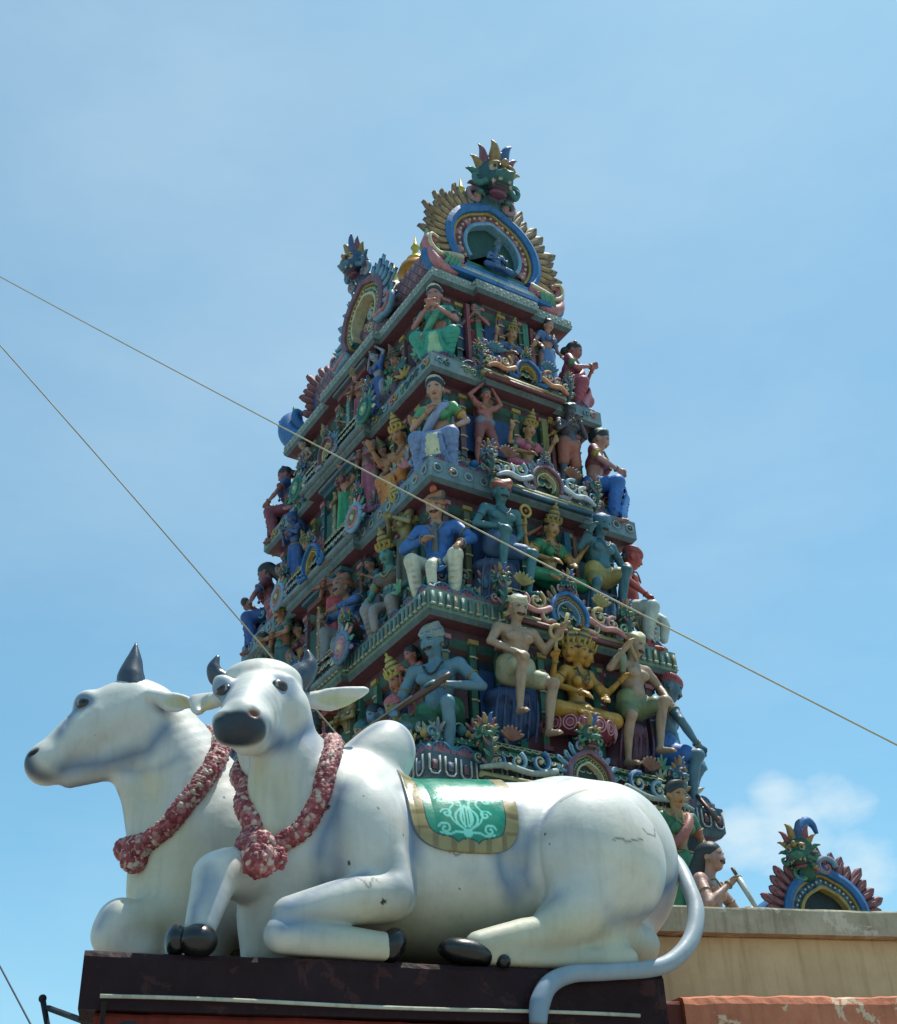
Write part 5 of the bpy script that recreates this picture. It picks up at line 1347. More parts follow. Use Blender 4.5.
    if sash:
        st = []
        if sash[0] == 'front':
            st = [chain([up(.46, 0, -.085), up(.34, 0, -.155), up(.18, 0, -.150), up(.04, 0, -.185), up(-.05, 0, -.25)], [.028, .036, .034, .036, .042], k=.0, col=sash[1], m=4)]
        elif sash[0] == 'diag':
            st = [chain([up(.48, sw * .75, .0), up(.40, sw * .45, -.12), up(.28, -.0, -.165), up(.16, -.10, -.125), up(.10, -.16, -.03)], [.035, .045, .05, .045, .04], k=.0, col=sash[1], m=4),
                  chain([up(.48, sw * .75, .02), up(.36, sw * .6, .12), up(.14, sw * .5, .14)], [.035, .05, .05], k=.0, col=sash[1], m=3)]
            for q in range(4): st.append(chain([up(.46, sw * .6 + q * .012, -.07), up(.29, -.01 + q * .02, -.205), up(.15, -.12 + q * .01, -.14)], [.006, .01, .006], k=.008, col=sash[1], m=3))
        part('sash', st)
    # --- jewellery
    if jewel:
        mb = MB(); t = np.linspace(0, 2 * math.pi, 17)
        def ring(c, r, th, col, axd=V3(0, 0, 1), sq=1.0):
            axd = axd / np.linalg.norm(axd); a = np.cross(axd, V3(.1, 1, .2)); a /= np.linalg.norm(a); b = np.cross(axd, a)
            mb.tube([c + r * (math.cos(q) * a + sq * math.sin(q) * b) for q in t], th, col, n=5, caps=False)
        nc = necklace or jewel
        mb.tube([up(.47 - .10 * math.sin(q) ** 2 if q < math.pi else .47, .085 * math.cos(q), -.075 - .06 * abs(math.sin(q)) if q < math.pi else .05) for q in t], .0095, nc, n=6, caps=False)
        if fem:
            for rr in (.13, .19): mb.tube([up(.47 - rr * math.sin(q), .075 * math.cos(q), -.10 - .07 * math.sin(q)) for q in np.linspace(0, math.pi, 11)], .0085, nc, n=5)
            mb.ball(up(.27, 0, -.18), .02, '#8E2A36')
        for s, sh, e, hnd in arms_all:
            ring(sh + (e - sh) * .55, .056 if not upper else .064, .007, jewel, e - sh); ring(e + (hnd - e) * .88, .034 if not (upper and upper[0] == 'coat') else .048, .008, jewel, hnd - e)
        if fem or heads:
            ring(up(.09), .148, .015, jewel, sq=.85)
            for q in range(9): a = math.pi * (1.08 + q / 8 * .84); mb.ball(up(.06, .15 * math.cos(a), .13 * math.sin(a)), .017, [jewel, '#A03A48', '#3A7A6A'][q % 3], n=6, m=4)
        for hx, hy, hz, ha in hl:
            for q in (-1, 1): mb.ball(hc + V3(hx, hy, hz) + hrot(ha, nod) @ V3(q * .092, -.01, -.045), .014, jewel, n=6, m=4)
        mb.build('jewellery', MP, root)
    # --- hair / headgear
    hk, hcname = head[0], head[1]; hc2 = head[2] if len(head) > 2 else hcname
    for hx, hy, hz, ha in hl:
        c = hc + V3(hx, hy, hz); Rh = hrot(ha, nod); P = lambda x, y, z: c + Rh @ V3(x, y, z); H = []
        hair = lambda col, big=1.06: [ell(P(0, .022, .055), (.098 * big, .108 * big, .095 * big), rot=(nod, 0, ha), k=.02, col=col), ell(P(0, -.112, -.012), (.068, .06, .082), rot=(nod, 0, ha), k=.012, sub=True)]
        if hk == 'hair': H = hair(hcname) + [ell(P(0, .09, -.02), (.085, .06, .09), k=.03, col=hcname)]
        elif hk == 'bun': H = hair(hcname) + [ell(P(0, .12, -.03), (.075, .065, .07), k=.02, col=hcname)]; H += [ell(P(.083 * math.cos(q), .03 + .03 * math.sin(q) - .02, .115 + .025 * math.sin(q)), .021, k=.008, col=hc2) for q in np.linspace(0, math.pi, 9)]
        elif hk == 'tiara': H = hair(hcname) + [chain([P(-.106, .03, .055), P(-.07, -.025, .128), P(0, -.045, .150), P(.07, -.025, .128), P(.106, .03, .055)], [.008, .011, .014, .011, .008], k=.005, col=hc2, m=3), ell(P(0, .10, .02), (.07, .05, .08), k=.03, col=hcname)]
        elif hk == 'long': H = hair(hcname) + [chain([P(0, .07, .03), P(0, .13, -.10), P(0, .12, -.28)], [.09, .085, .06], k=.04, col=hcname)]
        elif hk in ('turban', 'cap'):
            H = [ell(P(0, .02, .078), (.100, .110, .078), rot=(nod, 0, ha), k=.02, col=hcname), ell(P(0, -.115, -.015), (.075, .06, .070), rot=(nod, 0, ha), k=.01, sub=True)]
            for q in range(3):
                a_ = .10 * (q - 1); t = np.linspace(0, 2 * math.pi, 12)
                rr_ = 1 - .13 * max(0, q - .4); H.append(chain([P(.098 * rr_ * math.cos(w_), .02 + .108 * rr_ * math.sin(w_), .062 + .024 * q + a_ * .35 * math.cos(w_)) for w_ in t], .020 if hk == 'turban' else .013, k=.010, col=[hcname, hc2, hcname][q], m=1))
            if hk == 'turban': H.append(ell(P(.07, .03, .13), (.055, .05, .05), k=.03, col=hc2))
            H.append(ell(P(0, .075, -.03), (.085, .05, .07), k=.02, col='#1A1A22'))
        H2 = None
        if hk == 'crown': H = hair('#1A1820')
        if H: part('turban' if hk == 'turban' else 'cap' if hk == 'cap' else 'hair', H)
        if hk == 'crown':
            mb = MB(); Mc = np.array(Matrix.Translation(tuple(P(0, .01, .085))) @ Matrix.Rotation(ha, 4, 'Z') @ Matrix.Rotation(nod, 4, 'X'))
            mb.lathe([(.100, -.03), (.112, -.01), (.104, .02), (.085, .03), (.098, .055), (.088, .08), (.066, .09), (.076, .115), (.062, .14), (.044, .15), (.050, .17), (.034, .20), (.012, .215), (.02, .235), (.0, .26)], hcname, n=16, M=Mc,
                     cols=[hcname, hc2, hcname, '#2A2A22', hc2, hcname, '#2A2A22', hc2, hcname, '#2A2A22', hc2, hcname, hc2, hcname, hcname])
            for q in range(5): a = math.pi * (1.15 + q / 4 * .7); leaf(mb, (.108 * math.cos(a), .108 * math.sin(a), -.01), (.112 * math.cos(a), .112 * math.sin(a), .075 + (.03 if q == 2 else 0)), .02, hc2, Mc, th=.015)
            mb.build('crown', MP, root)
    if seat:
        sc_ = [ell(V3(0, .10, -.10), (.26, .20, .12), k=.06, col=seat), ell(V3(.04, .12, -.30), (.28, .20, .20), k=.08, col=seat), ell(V3(-.10, .12, -.46), (.20, .18, .16), k=.08, col=seat)]
        for q in range(6): sc_.append(chain([V3(-.2 + q * .08, -.08, -.04), V3(-.24 + q * .09, -.10, -.28), V3(-.22 + q * .085, -.06, -.52)], [.012, .02, .016], k=.02, col=seat, m=2))
        part('seat', sc_, .02)
    # --- things that belong to the sculpture (held attributes, pedestal)
    for kind_, *ar in props:
        mb = MB()
        if kind_ == 'rod': mb.tube(catmull(ar[0], 4) if len(ar[0]) > 2 else ar[0], ar[1], ar[2], n=9); nm = ar[3]
        elif kind_ == 'disc':
            c, r, col = ar[:3]; t = np.linspace(0, 2 * math.pi, 15); mb.tube([c + V3(r * math.cos(q), 0, r * math.sin(q)) for q in t], r * .28, col, n=7, caps=False); mb.ball(c, r * .35, '#8E6A3A'); mb.tube([c - V3(0, 0, r), c - V3(0, 0, r + .16)], .02, col, n=7); nm = 'disc'
        elif kind_ == 'blade':
            a, b = ar[0], ar[1]; d = b - a; d /= np.linalg.norm(d); mb.tube([a - d * .09, a], .016, '#5A3A2A', n=7); mb.tube([a, a + (b - a) * .75, b], [.030, .022, .002], '#B9BDB8', n=6, flat=(0, 1, 0)); mb.ball(a, (.035, .035, .014), '#9A8242'); nm = 'dagger'
        elif kind_ == 'lotus':
            z, r, c1, c2 = ar; mb.lathe([(r * .8, z - .02), (r, z - .06), (r * 1.02, z - .13), (r * .85, z - .19), (r * .7, z - .21)], c1, n=28)
            for q in range(16):
                a = q / 16 * 2 * math.pi; Ml = np.array(Matrix.Rotation(a, 4, 'Z')); t = np.linspace(0, 2 * math.pi, 15)
                for rr, cc in ((1.0, c2), (.55, c2)): mb.tube([(.07 * rr * math.cos(w_), -r * 1.03 + .01 * abs(math.sin(w_)), z - .11 + .075 * rr * math.sin(w_)) for w_ in t], .010, cc, n=5, M=Ml, caps=False)
            nm = 'lotus_pedestal'
        elif kind_ == 'bead': mb.ball(ar[0], ar[1], ar[2]); nm = ar[3]
        elif kind_ == 'drape':
            pr = [chain(ar[0], ar[1], k=.02, col=ar[2])]; part('drape', pr); continue
        elif kind_ == 'rock':
            pr = [ell(V3(*c), r, k=.08, col=cl) for c, r, cl in ar[0]]; part('seat_rock', pr, .022); continue
        mb.build(nm, MP, root)
    return root
def _pleat(P, cx, cy, zt, zb, rt, rb, n, amp):
    X, Y, Z = P; t = np.clip((zt - Z) / max(zt - zb, .01), 0, 1)
    r = rt + (rb - rt) * t ** .8; a = np.arctan2(Y - cy, X - cx)
    d = np.sqrt((X - cx) ** 2 + ((Y - cy) * 1.12) ** 2) - (r + amp * np.cos(a * n) * t)
    return np.maximum(np.maximum(d, Z - zt), zb - Z) * .8

def PM(u, v, z, ang, s=1.0):
    return np.array(TM) @ facing((u, v, z), ang, s)
D_NEAR, D_RIGHT, D_FAR = -math.pi / 4, math.pi / 4, -3 * math.pi / 4
def near(i, d=.40, dz=0.0, s=1.2, a=0.0): return PM(-WS[i] / 2 + d, -LS[i] / 2 + d, LEDGE[i] + dz, D_NEAR + a, s)
def right_(i, d=.40, dz=0.0, s=1.2, a=0.0): return PM(WS[i] / 2 - d, -LS[i] / 2 + d, LEDGE[i] + dz, D_RIGHT + a, s)
def far_(i, d=.40, dz=0.0, s=1.2, a=0.0): return PM(-WS[i] / 2 + d, LS[i] / 2 - d, LEDGE[i] + dz, D_FAR + a, s)
def front(i, px, py, d=.34, dz=0.0, s=1.0, a=0.0):
    v = -LS[i] / 2 + d; return PM(tloc(px, py, 1, v)[0], v, LEDGE[i] + dz, A_F + a, s)
def street(i, px, py, d=.34, dz=0.0, s=1.0, a=0.0):
    u = -WS[i] / 2 + d; return PM(u, tloc(px, py, 0, u)[1], LEDGE[i] + dz, A_L + a, s)
STEEL, TAN, PALE, BRN, YEL, TEALSK, BLUSK = '#5A8296', '#A88C72', '#B89C88', '#9A6A50', '#B98A2E', '#37707A', '#3E6FA8'

# ---- corner figures facing the street crossing (near corner, top to bottom)
figure('kneeling woman in a mint green skirt with palms joined, on the topmost near corner', 'statue', near(1, .36, 0.0, 1.02), 'kneel', skin='#B07C74', sex='f', lower=('skirt', '#2F9C86', '#9CCBA0'),
       upper=('blouse', '#2E8C78', '#2A2A2A'), head=('tiara', '#14161C', '#C6CDB0'), sash=('diag', '#56A88C'), look=.0, legs=lr(lambda s: (V3(s * .23, -.24, .20), V3(s * .13, -.20, -.12))))
figure('seated woman in a lavender sari and green blouse, one hand at her chest', 'statue', near(2, .42, 0.10, 1.13), 'sit', skin='#B8907A', sex='f', lower=('skirt', '#7088B8', '#D2D6B4'),
       upper=('blouse', '#4E9A62', '#C9A13E'), head=('tiara', '#14161C', '#A9C2B0'), sash=('diag', '#8C9CC0'), arms={-1: (V3(-.26, -.08, .34), V3(-.05, -.20, .46)), 1: (V3(.31, -.02, .36), V3(.19, -.24, .20))},
       props=(('bead', V3(-.14, -.36, -.38), (.06, .09, .055), '#7A3440', 'slipper'), ('bead', V3(.16, -.36, -.38), (.06, .09, .055), '#7A3440', 'slipper')))
figure('seated moustached man in a blue coat, white trousers and orange turban, on a tower corner', 'statue', near(3, .44, 0.12, 1.08), 'sit', seat='#5A3A4A', skin='#B48A6C', lower=('trousers', '#CFCEB8'), upper=('coat', '#2E66B0'),
       head=('turban', '#A8703E', '#5A4A3E'), tache=True, sash=('front', '#5E6060'), arms={-1: (V3(-.34, -.08, .36), V3(-.08, -.22, .38)), 1: (V3(.36, -.04, .38), V3(.27, -.27, .25))},
       props=(('bead', V3(0, -.04, .99), (.04, .04, .05), '#B8552E', 'turban_knot'),), legs=lr(lambda s: (V3(s * .22, -.28, .14), V3(s * .17, -.28, -.34))))
figure('blue skinned man in grey cap and green shorts with a long gun across his knees', 'statue', near(4, .50, 0.10, 1.26, -.12), 'sit', seat='#22406E', skin=STEEL, lower=('shorts', '#1E5A3C', '#2A7A50'),
       head=('cap', '#8E9A92', '#4A66A0'), tache=True, necklace='#14161A', arms={-1: (V3(-.33, -.06, .30), V3(-.27, -.30, .20)), 1: (V3(.38, -.04, .34), V3(.10, -.26, .36))}, look=-.35,
       legs={-1: (V3(-.22, -.30, .04), V3(-.18, -.30, -.46)), 1: (V3(.16, -.28, .20), V3(.12, -.26, -.26))},
       props=(('rod', [V3(-.56, -.40, .02), V3(-.27, -.34, .18), V3(.0, -.30, .31), V3(.20, -.26, .42)], [.016, .020, .024, .034, .022], '#5A4034', 'gun'), ('rod', [V3(-.58, -.43, .02), V3(-.10, -.34, .28)], .010, '#8C8478', 'gun_barrel')))

# ---- right hand corner figures in profile
figure('kneeling woman statue in a pink sari with joined hands, in profile against the sky', 'statue', right_(1, .30, -.06, .98), 'kneel', skin='#9C5E62', sex='f', lower=('skirt', '#A04458', '#B86A78'), upper=('blouse', '#8E4456', '#4E9A62'), head=('bun', '#15161C', '#8E4A50'), sash=('diag', '#A04A5C'))
figure('seated woman in a bright blue skirt and maroon top, in profile on the right edge', 'statue', right_(2, .34, 0.14, 1.12), 'sit', skin='#B08478', sex='f', lower=('skirt', '#2E6CC0', '#4A8AD8'), upper=('blouse', '#7E3A4A', '#B8963E'), head=('tiara', '#15161C', '#9AB09A'),
       arms={1: (V3(.30, -.10, .36), V3(.14, -.28, .22)), -1: (V3(-.28, -.10, .36), V3(-.06, -.28, .34))}, props=(('bead', V3(.0, -.36, -.38), (.07, .10, .06), '#6E2E3A', 'slipper'),))
figure('orange red seated man with white trousers and red cap, in profile on the right edge', 'statue', right_(3, .36, 0.18, 1.08), 'sit', seat='#6E3040', skin='#B24A40', lower=('leggings', '#B8C4BE'), head=('turban', '#9A4A4E', '#B86A5E'), jewel='#8E3A34', look=.2)
figure('dark blue man with red headscarf and blue loincloth seated on the lowest right corner', 'statue', right_(4, .40, 0.20, 1.24, .1), 'sit', seat='#3A5A6A', skin='#4E7488', lower=('shorts', '#2464B4', '#3A7ACA'), head=('turban', '#A85058', '#7E3A44'), tache=True, look=.15,
       arms={-1: (V3(-.30, -.14, .36), V3(-.04, -.30, .24)), 1: (V3(.30, -.12, .34), V3(.20, -.30, .20))}, props=(('rod', [V3(-.18, -.30, -.26), V3(-.26, -.48, -.50)], [.018, .022], '#5A3A34', 'stick'),))

# ---- far street corner
figure('seated woman in a red skirt and blue top, in profile on the tower left edge', 'statue', far_(1, .32, .0, 1.02), 'sit', skin='#8E5A5E', sex='f', lower=('skirt', '#7E3044', '#9A4456'), upper=('blouse', '#2E4A86', '#7E3044'), head=('bun', '#14161C', '#3E5A8C'), look=.3,
       arms=lr(lambda s: (V3(s * .26, -.12, .36), V3(s * .06, -.34, .38))))
figure('long haired seated woman in blue skirt holding a bundle, in profile on the left edge', 'statue', far_(2, .34, .0, 1.1), 'sit', skin='#8A5A62', sex='f', lower=('skirt', '#234E9A', '#2E62B8'), upper=('blouse', '#6E2E3E', '#234E9A'), head=('long', '#0F1118'),
       arms=lr(lambda s: (V3(s * .26, -.14, .36), V3(s * .05, -.30, .38))), props=(('bead', V3(0, -.36, .46), (.06, .06, .07), '#2A2028', 'bundle'),))
figure('crouching dark figure statue at the far left end of the third cornice', 'statue', far_(3, .34, .0, .9), 'sit', skin='#4E5A78', lower=('shorts', '#5A3044'), head=('hair', '#14161C'))

# ---- narrow face, storey by storey from the top
def deity(label, M, skin, low, up_, crown, crown2, ped, extra, props=(), **kw):
    return figure(label, 'statue', M, 'lotus', skin=skin, sex='f', lower=low, upper=up_, head=('crown', crown, crown2), extra_arms=extra, props=props + ((('lotus', .03, .40, ped[0], ped[1]),) if ped else ()), **kw)
XA = [(-1, V3(-.34, -.04, .48), V3(-.38, -.14, .66)), (1, V3(.34, -.04, .48), V3(.38, -.14, .66))]
figure('slim standing attendant statue in a long red skirt beside the green column, top storey', 'statue', front(1, 474, 325, .44, .0, .66, -.5), 'pray', skin='#A87474', sex='f', lower=('skirt', '#A03A44'), upper=('blouse', '#A84A52'), head=('bun', '#15161C'), h=.017)
deity('small four armed deity statue in blue seated with one leg folded, top storey shrine', front(1, 507, 345, .34, .14, .74), '#B0845E', ('wrap', '#2E5CA8', '#3A70C0'), ('blouse', '#2E5A90', '#B8963E'), '#B8963E', '#8E7A3A', None, XA, h=.015)
figure('pink attendant statue standing just behind the blue seated deity, top storey', 'statue', front(1, 491, 330, .50, .0, .62), 'fold', skin='#B87A74', sex='f', lower=('skirt', '#8E4456'), head=('crown', '#A8564E', '#B8963E'), h=.018)
figure('standing woman in pale blue with arms at her sides, right of the top deity', 'statue', front(1, 541, 340, .36, .0, .72, .15), 'stand', skin='#B8887A', sex='f', lower=('skirt', '#5C82BC', '#7C9CCC'), upper=('blouse', '#5478B0', '#7C9CCC'), head=('bun', '#15161C'), h=.016)
figure('pair of tiny blue robed kneeling figure statues, at the top storey ledge left end', 'statue', front(1, 483, 366, .18, -.10, .42), 'kneel', skin='#5C86B0', sex='f', lower=('skirt', '#3E6AA8'), upper=('blouse', '#7E3A4E'), head=('bun', '#15161C'), h=.02)
figure('salmon dancer statue raising both arms over the head, left of the pink deity', 'statue', front(2, 481, 425, .34, .06, .66), 'dance', skin='#A8665C', lower=('shorts', '#8A4A46', '#6A7A8A'), head=('hair', '#2E4A4A'), h=.016)
deity('four armed deity in a pink sari seated in the second storey shrine', front(2, 523, 435, .34, .14, .82), '#B0865C', ('wrap', '#B0506C', '#C06C84'), ('blouse', '#B85A78', '#2E6A6A'), '#B8963E', '#A8862E', None, XA, h=.0145)
figure('golden attendant statue peering over the shoulder of the pink deity', 'statue', front(2, 541, 425, .50, .10, .62), 'pray', skin='#A88A3E', sex='f', lower=('skirt', '#7E6A2E'), head=('crown', '#A88A3E', '#C9A74A'), h=.018)
figure('dark standing figure in orange shorts with joined hands, right of the pink deity', 'statue', front(2, 563, 435, .32, .0, .80), 'pray', skin='#4A4A58', lower=('shorts', '#A8604A', '#8E5A46'), head=('turban', '#2E4E52', '#5A4A46'), h=.0155)
figure('teal guard with moustache and red turban, left of the green deity', 'statue', front(3, 497, 530, .12, 0.38, 1.0, -.1), 'perch', seat='#4A5A7E', skin=TEALSK, lower=('shorts', '#4A6A94', '#3E5A80'), head=('turban', '#9A4A40', '#B86A3E'), tache=True, jewel='#2A4A52',
       arms={-1: (V3(-.32, -.04, .34), V3(-.10, -.26, .26)), 1: (V3(.28, .04, .36), V3(.16, -.06, .20))})
deity('four armed deity in a green sari seated in the third storey shrine', front(3, 546, 560, .28, 0.28, .94), '#B08A56', ('wrap', '#1F8054', '#3AA070'), ('blouse', '#2A7A4C', '#B8963E'), '#B0943E', '#8E7A3A', None,
      [(-1, V3(-.36, -.04, .42), V3(-.46, -.14, .58)), (1, V3(.36, -.04, .42), V3(.44, -.14, .62))], props=(('disc', V3(-.47, -.16, .84), .07, '#B8A04A'), ('bead', V3(.45, -.16, .78), (.06, .06, .06), '#2E6A7A', 'shell')), h=.0135)
figure('red bodiced attendant statue behind the shoulder of the green deity', 'statue', front(3, 533, 545, .52, .16, .74), 'pray', skin='#B0745C', sex='f', lower=('skirt', '#7A2E44'), upper=('blouse', '#A04456', '#A04456'), head=('bun', '#1A1820'), h=.017)
figure('teal guard in blue cap and mustard loincloth, right of the green deity', 'statue', front(3, 594, 550, .12, 0.36, 1.0, .1), 'perch2', seat='#4A5A7E', skin='#386A78', lower=('shorts', '#8E8444', '#A6984E'), head=('cap', '#4E78A0', '#3A5E86'), tache=True, jewel='#2A4A52',
       arms={-1: (V3(-.30, .0, .42), V3(-.28, -.16, .60)), 1: (V3(.34, -.04, .34), V3(.20, -.26, .26))})
figure('tan moustached guard in white cap and beige shorts, left of the yellow goddess', 'statue', front(4, 512, 655, .15, 0.64, 1.06, -.08), 'perch', seat='#2A4070', skin=TAN, lower=('shorts', '#A8A888', '#A8A07A'), head=('cap', '#C2BC9C', '#B0AA8A'), tache=True, jewel=None,
       props=(('rod', [V3(.43, -.18, .60), V3(.46, -.22, .78)], [.012, .02], '#C9B56A', 'scroll_roll'),))
deity('yellow skinned goddess statue with three faces and four arms, cross legged on a pink lotus', front(4, 573, 690, .26, 0.44, 1.0), YEL, ('wrap', '#B88A2A', '#C9A03A'), None, '#3E5A4A', '#B8963E', ('#9A3E54', '#C98A96'),
      [(-1, V3(-.36, -.06, .40), V3(-.42, -.20, .58)), (1, V3(.36, -.06, .40), V3(.44, -.20, .54))], heads=[(0, -.01, 0, .30), (-.10, .03, 0, -.75), (.10, .05, 0, 1.25)],
      props=(('disc', V3(-.43, -.22, .86), .075, '#B8A06A'), ('rod', [V3(.44, -.22, .60), V3(.42, -.24, .72), V3(.40, -.24, .86)], [.03, .035, .05, .03], '#7E8A6E', 'sceptre')), necklace='#4E5A3A', h=.0125)
figure('tan guard with cream turban and fist raised to his shoulder, right of the yellow goddess', 'statue', front(4, 628, 690, .16, 0.58, 1.06, .12), 'perch2', seat='#5A2A44', skin=TAN, lower=('shorts', '#6E7A52', '#7E8A5E'), head=('turban', '#B8B088', '#A09A76'), tache=True, jewel=None, necklace=None, look=.25,
       props=(('rod', [V3(-.25, -.20, .72), V3(-.08, -.14, .58)], [.018, .022], '#A8986A', 'club'),))

# ---- long street face, near end to far end
figure('brown faced seated figure statue beside the kneeling green woman, top storey street side', 'statue', street(1, 405, 345, .34, -.10, .80), 'sit', skin='#9A6A4E', lower=('skirt', '#5A4A54'), sex='f', upper=('blouse', '#6A4A52'), head=('crown', '#8E6A3E', '#5A4A36'), h=.016)
figure('slender standing figure statue in a bright blue robe, top storey street side', 'statue', street(1, 384, 352, .34, .0, .66), 'dance', skin='#8E96A8', sex='f', lower=('skirt', '#2E5AA8'), upper=('blouse', '#3A66B0'), head=('bun', '#1A1820'), h=.018)
figure('small standing figure statue in a rose skirt and dusty shawl, top storey street side', 'statue', street(1, 366, 368, .34, .0, .66), 'fold', skin='#A87E70', sex='f', lower=('skirt', '#9A4456'), head=('crown', '#6E7A5A', '#A88A4A'), h=.018)
figure('seated green and gold figure statue on the far side of the top storey doorway', 'statue', street(1, 336, 402, .30, .0, .70), 'lotus', skin='#A88A5A', lower=('wrap', '#2A7A5A'), sex='f', upper=('blouse', '#4E8A6A'), head=('crown', '#8E8A4A', '#B89A4A'), h=.017)
figure('pale standing figure statue under the far end of the top cornice', 'statue', street(1, 312, 425, .34, .0, .64), 'stand', skin='#A08A7E', sex='f', lower=('skirt', '#4E6A7A'), head=('bun', '#1A1820'), h=.019)
figure('four armed pot bellied deity statue with an orange waistcloth, beside the lavender woman', 'statue', street(2, 408, 425, .36, .0, .96, .3), 'sit', skin='#A8744A', lower=('skirt', '#B8742E', '#C98A3E'), head=('crown', '#A88A3E', '#C9A74A'), extra_arms=[(-1, V3(-.34, -.06, .5), V3(-.36, -.2, .72)), (1, V3(.34, -.06, .5), V3(.36, -.2, .72))], h=.015)
figure('standing figure statue with folded arms and a rose pink dhoti, second storey street side', 'statue', street(2, 377, 450, .36, .02, .80), 'fold', skin='#8E6A6A', lower=('skirt', '#A0506A'), head=('turban', '#6A5A66', '#8E4A56'), h=.0165)
figure('standing woman statue in a long emerald skirt near the doorway, second storey street side', 'statue', street(2, 354, 470, .36, .0, .80), 'stand', skin='#A8785E', sex='f', lower=('skirt', '#1F8A5C', '#3AA878'), upper=('blouse', '#7A4A5A'), head=('bun', '#1A1820'), h=.0165)
figure('ochre headed seated figure statue beyond the green doorway, second storey', 'statue', street(2, 317, 510, .34, .0, .74), 'lotus', skin='#A8803E', lower=('wrap', '#5A7A5E'), upper=('blouse', '#6A7A6E'), head=('crown', '#B08A3A', '#6E7A4A'), h=.018)
figure('standing figure statue wrapped in deep blue from head to foot, second storey street side', 'statue', street(2, 303, 522, .30, .0, .76), 'pray', skin='#3A5A8E', sex='f', lower=('skirt', '#2A56A0'), upper=('blouse', '#2A4E90'), head=('long', '#2A4A86'), h=.018)
figure('small crouched figure statue in faded red near the far end of the second storey', 'statue', street(2, 289, 545, .26, .0, .70), 'sit', skin='#A0605A', lower=('skirt', '#8E3A44'), head=('hair', '#1A1820'), h=.019)
figure('king statue with a tall gold crown raising a palm, beside the blue coated man', 'statue', street(3, 415, 540, .44, .04, .86), 'pray', skin='#8E8A5E', sex='f', lower=('skirt', '#5A5A46'), head=('crown', '#A89A4A', '#C2B25A'), h=.0155)
figure('teal faced seated king with gold crown and grey leggings, left of the blue coated man', 'statue', street(3, 397, 560, .34, .0, 1.0, .35), 'sit', skin='#4E8A84', lower=('leggings', '#8E8A88'), upper=('blouse', '#5A4A3E', '#A88A4A'), head=('crown', '#8E8A4E', '#B8963E'), jewel='#A8924A', h=.0145)
figure('turbaned man in a blue jacket bending forward, left of the teal faced king', 'statue', street(3, 366, 570, .38, .0, 1.0, .1), 'lean', skin='#8E6E62', lower=('leggings', '#7E8284'), upper=('coat', '#3A6AA8'), head=('turban', '#A0644A', '#7A5A4E'), tache=True, h=.0145)
figure('standing woman statue in a crimson skirt holding her forearms out, beside the blue doorway', 'statue', street(3, 345, 590, .34, .0, .90), 'fold', skin='#9A6258', sex='f', lower=('skirt', '#A82A3A', '#B83E4A'), upper=('blouse', '#4E6A7A', '#8E5A4E'), head=('turban', '#7A6A5E', '#4E6A6A'), h=.015)
figure('standing man in teal with a yellow and black striped turban, beyond the blue doorway', 'statue', street(3, 293, 625, .32, .0, .88), 'fold', skin='#A87A5E', lower=('skirt', '#2E5A60'), upper=('blouse', '#2E6A66', '#2E6A66'), head=('turban', '#B8A23A', '#26241E'), tache=True, h=.0155)
figure('shorter companion statue with a shawl at the elbow of the striped turban man', 'statue', street(3, 274, 640, .28, .0, .78), 'stand', skin='#9A7A62', sex='f', lower=('skirt', '#6A5A72'), upper=('blouse', '#5A6A62'), head=('bun', '#2E2A2A', '#7A7A62'), h=.018)
figure('figure in sky blue cloth with a high gilded crown, behind the gun barrel', 'statue', street(4, 412, 680, .44, .10, 1.0), 'sit', skin='#A86E4E', lower=('skirt', '#3E6FA8'), sex='f', upper=('blouse', '#4E82B8', '#B8963E'), head=('crown', '#A8983E', '#C9B65A'), h=.0145)
figure('light blue attendant statue lifting one hand, between the flat capped man and the crowned figure', 'statue', street(4, 386, 690, .46, .08, .86), 'perch', skin='#5E8AA8', lower=('skirt', '#2E5A7E'), head=('hair', '#1A2A3A'), h=.016)
figure('large hunched man in a flat grey cap, above the ear of the front bull', 'statue', street(4, 338, 705, .40, .0, 1.22, .2), 'lean', skin='#8E8264', lower=('shorts', '#1E5A3C'), upper=('blouse', '#2E6A5E', '#2E6A5E'), head=('cap', '#4E5E64', '#3A4A52'), tache=True, h=.0135)
figure('small bare chested boy statue in a teal cap, above the hump of the bull', 'statue', street(4, 372, 722, .16, -.16, .74), 'sit', skin='#A8785A', lower=('shorts', '#2E6A6E'), head=('cap', '#2E6E72', '#2E6E72'), h=.016)
figure('green cloaked seated figure statue with a pink bundle, between the boy and the blue gunman', 'statue', street(4, 405, 735, .18, -.20, .80), 'sit', skin='#8E7E4E', lower=('skirt', '#1F5A44'), upper=('blouse', '#2A6A50', '#2A6A50'), head=('cap', '#B0606A', '#B0606A'), h=.016)

figure('tiny blue seated deity statue inside the topmost horseshoe gable', 'statue', PM(0, -LS[0] / 2 + .16, BZ - .30, 0, .52), 'lotus', skin='#4E7AA8', lower=('wrap', '#2E5C9A'), upper=('blouse', '#3E6AA0'), head=('crown', '#8E7A4A', '#4E7A8E'), h=.02)

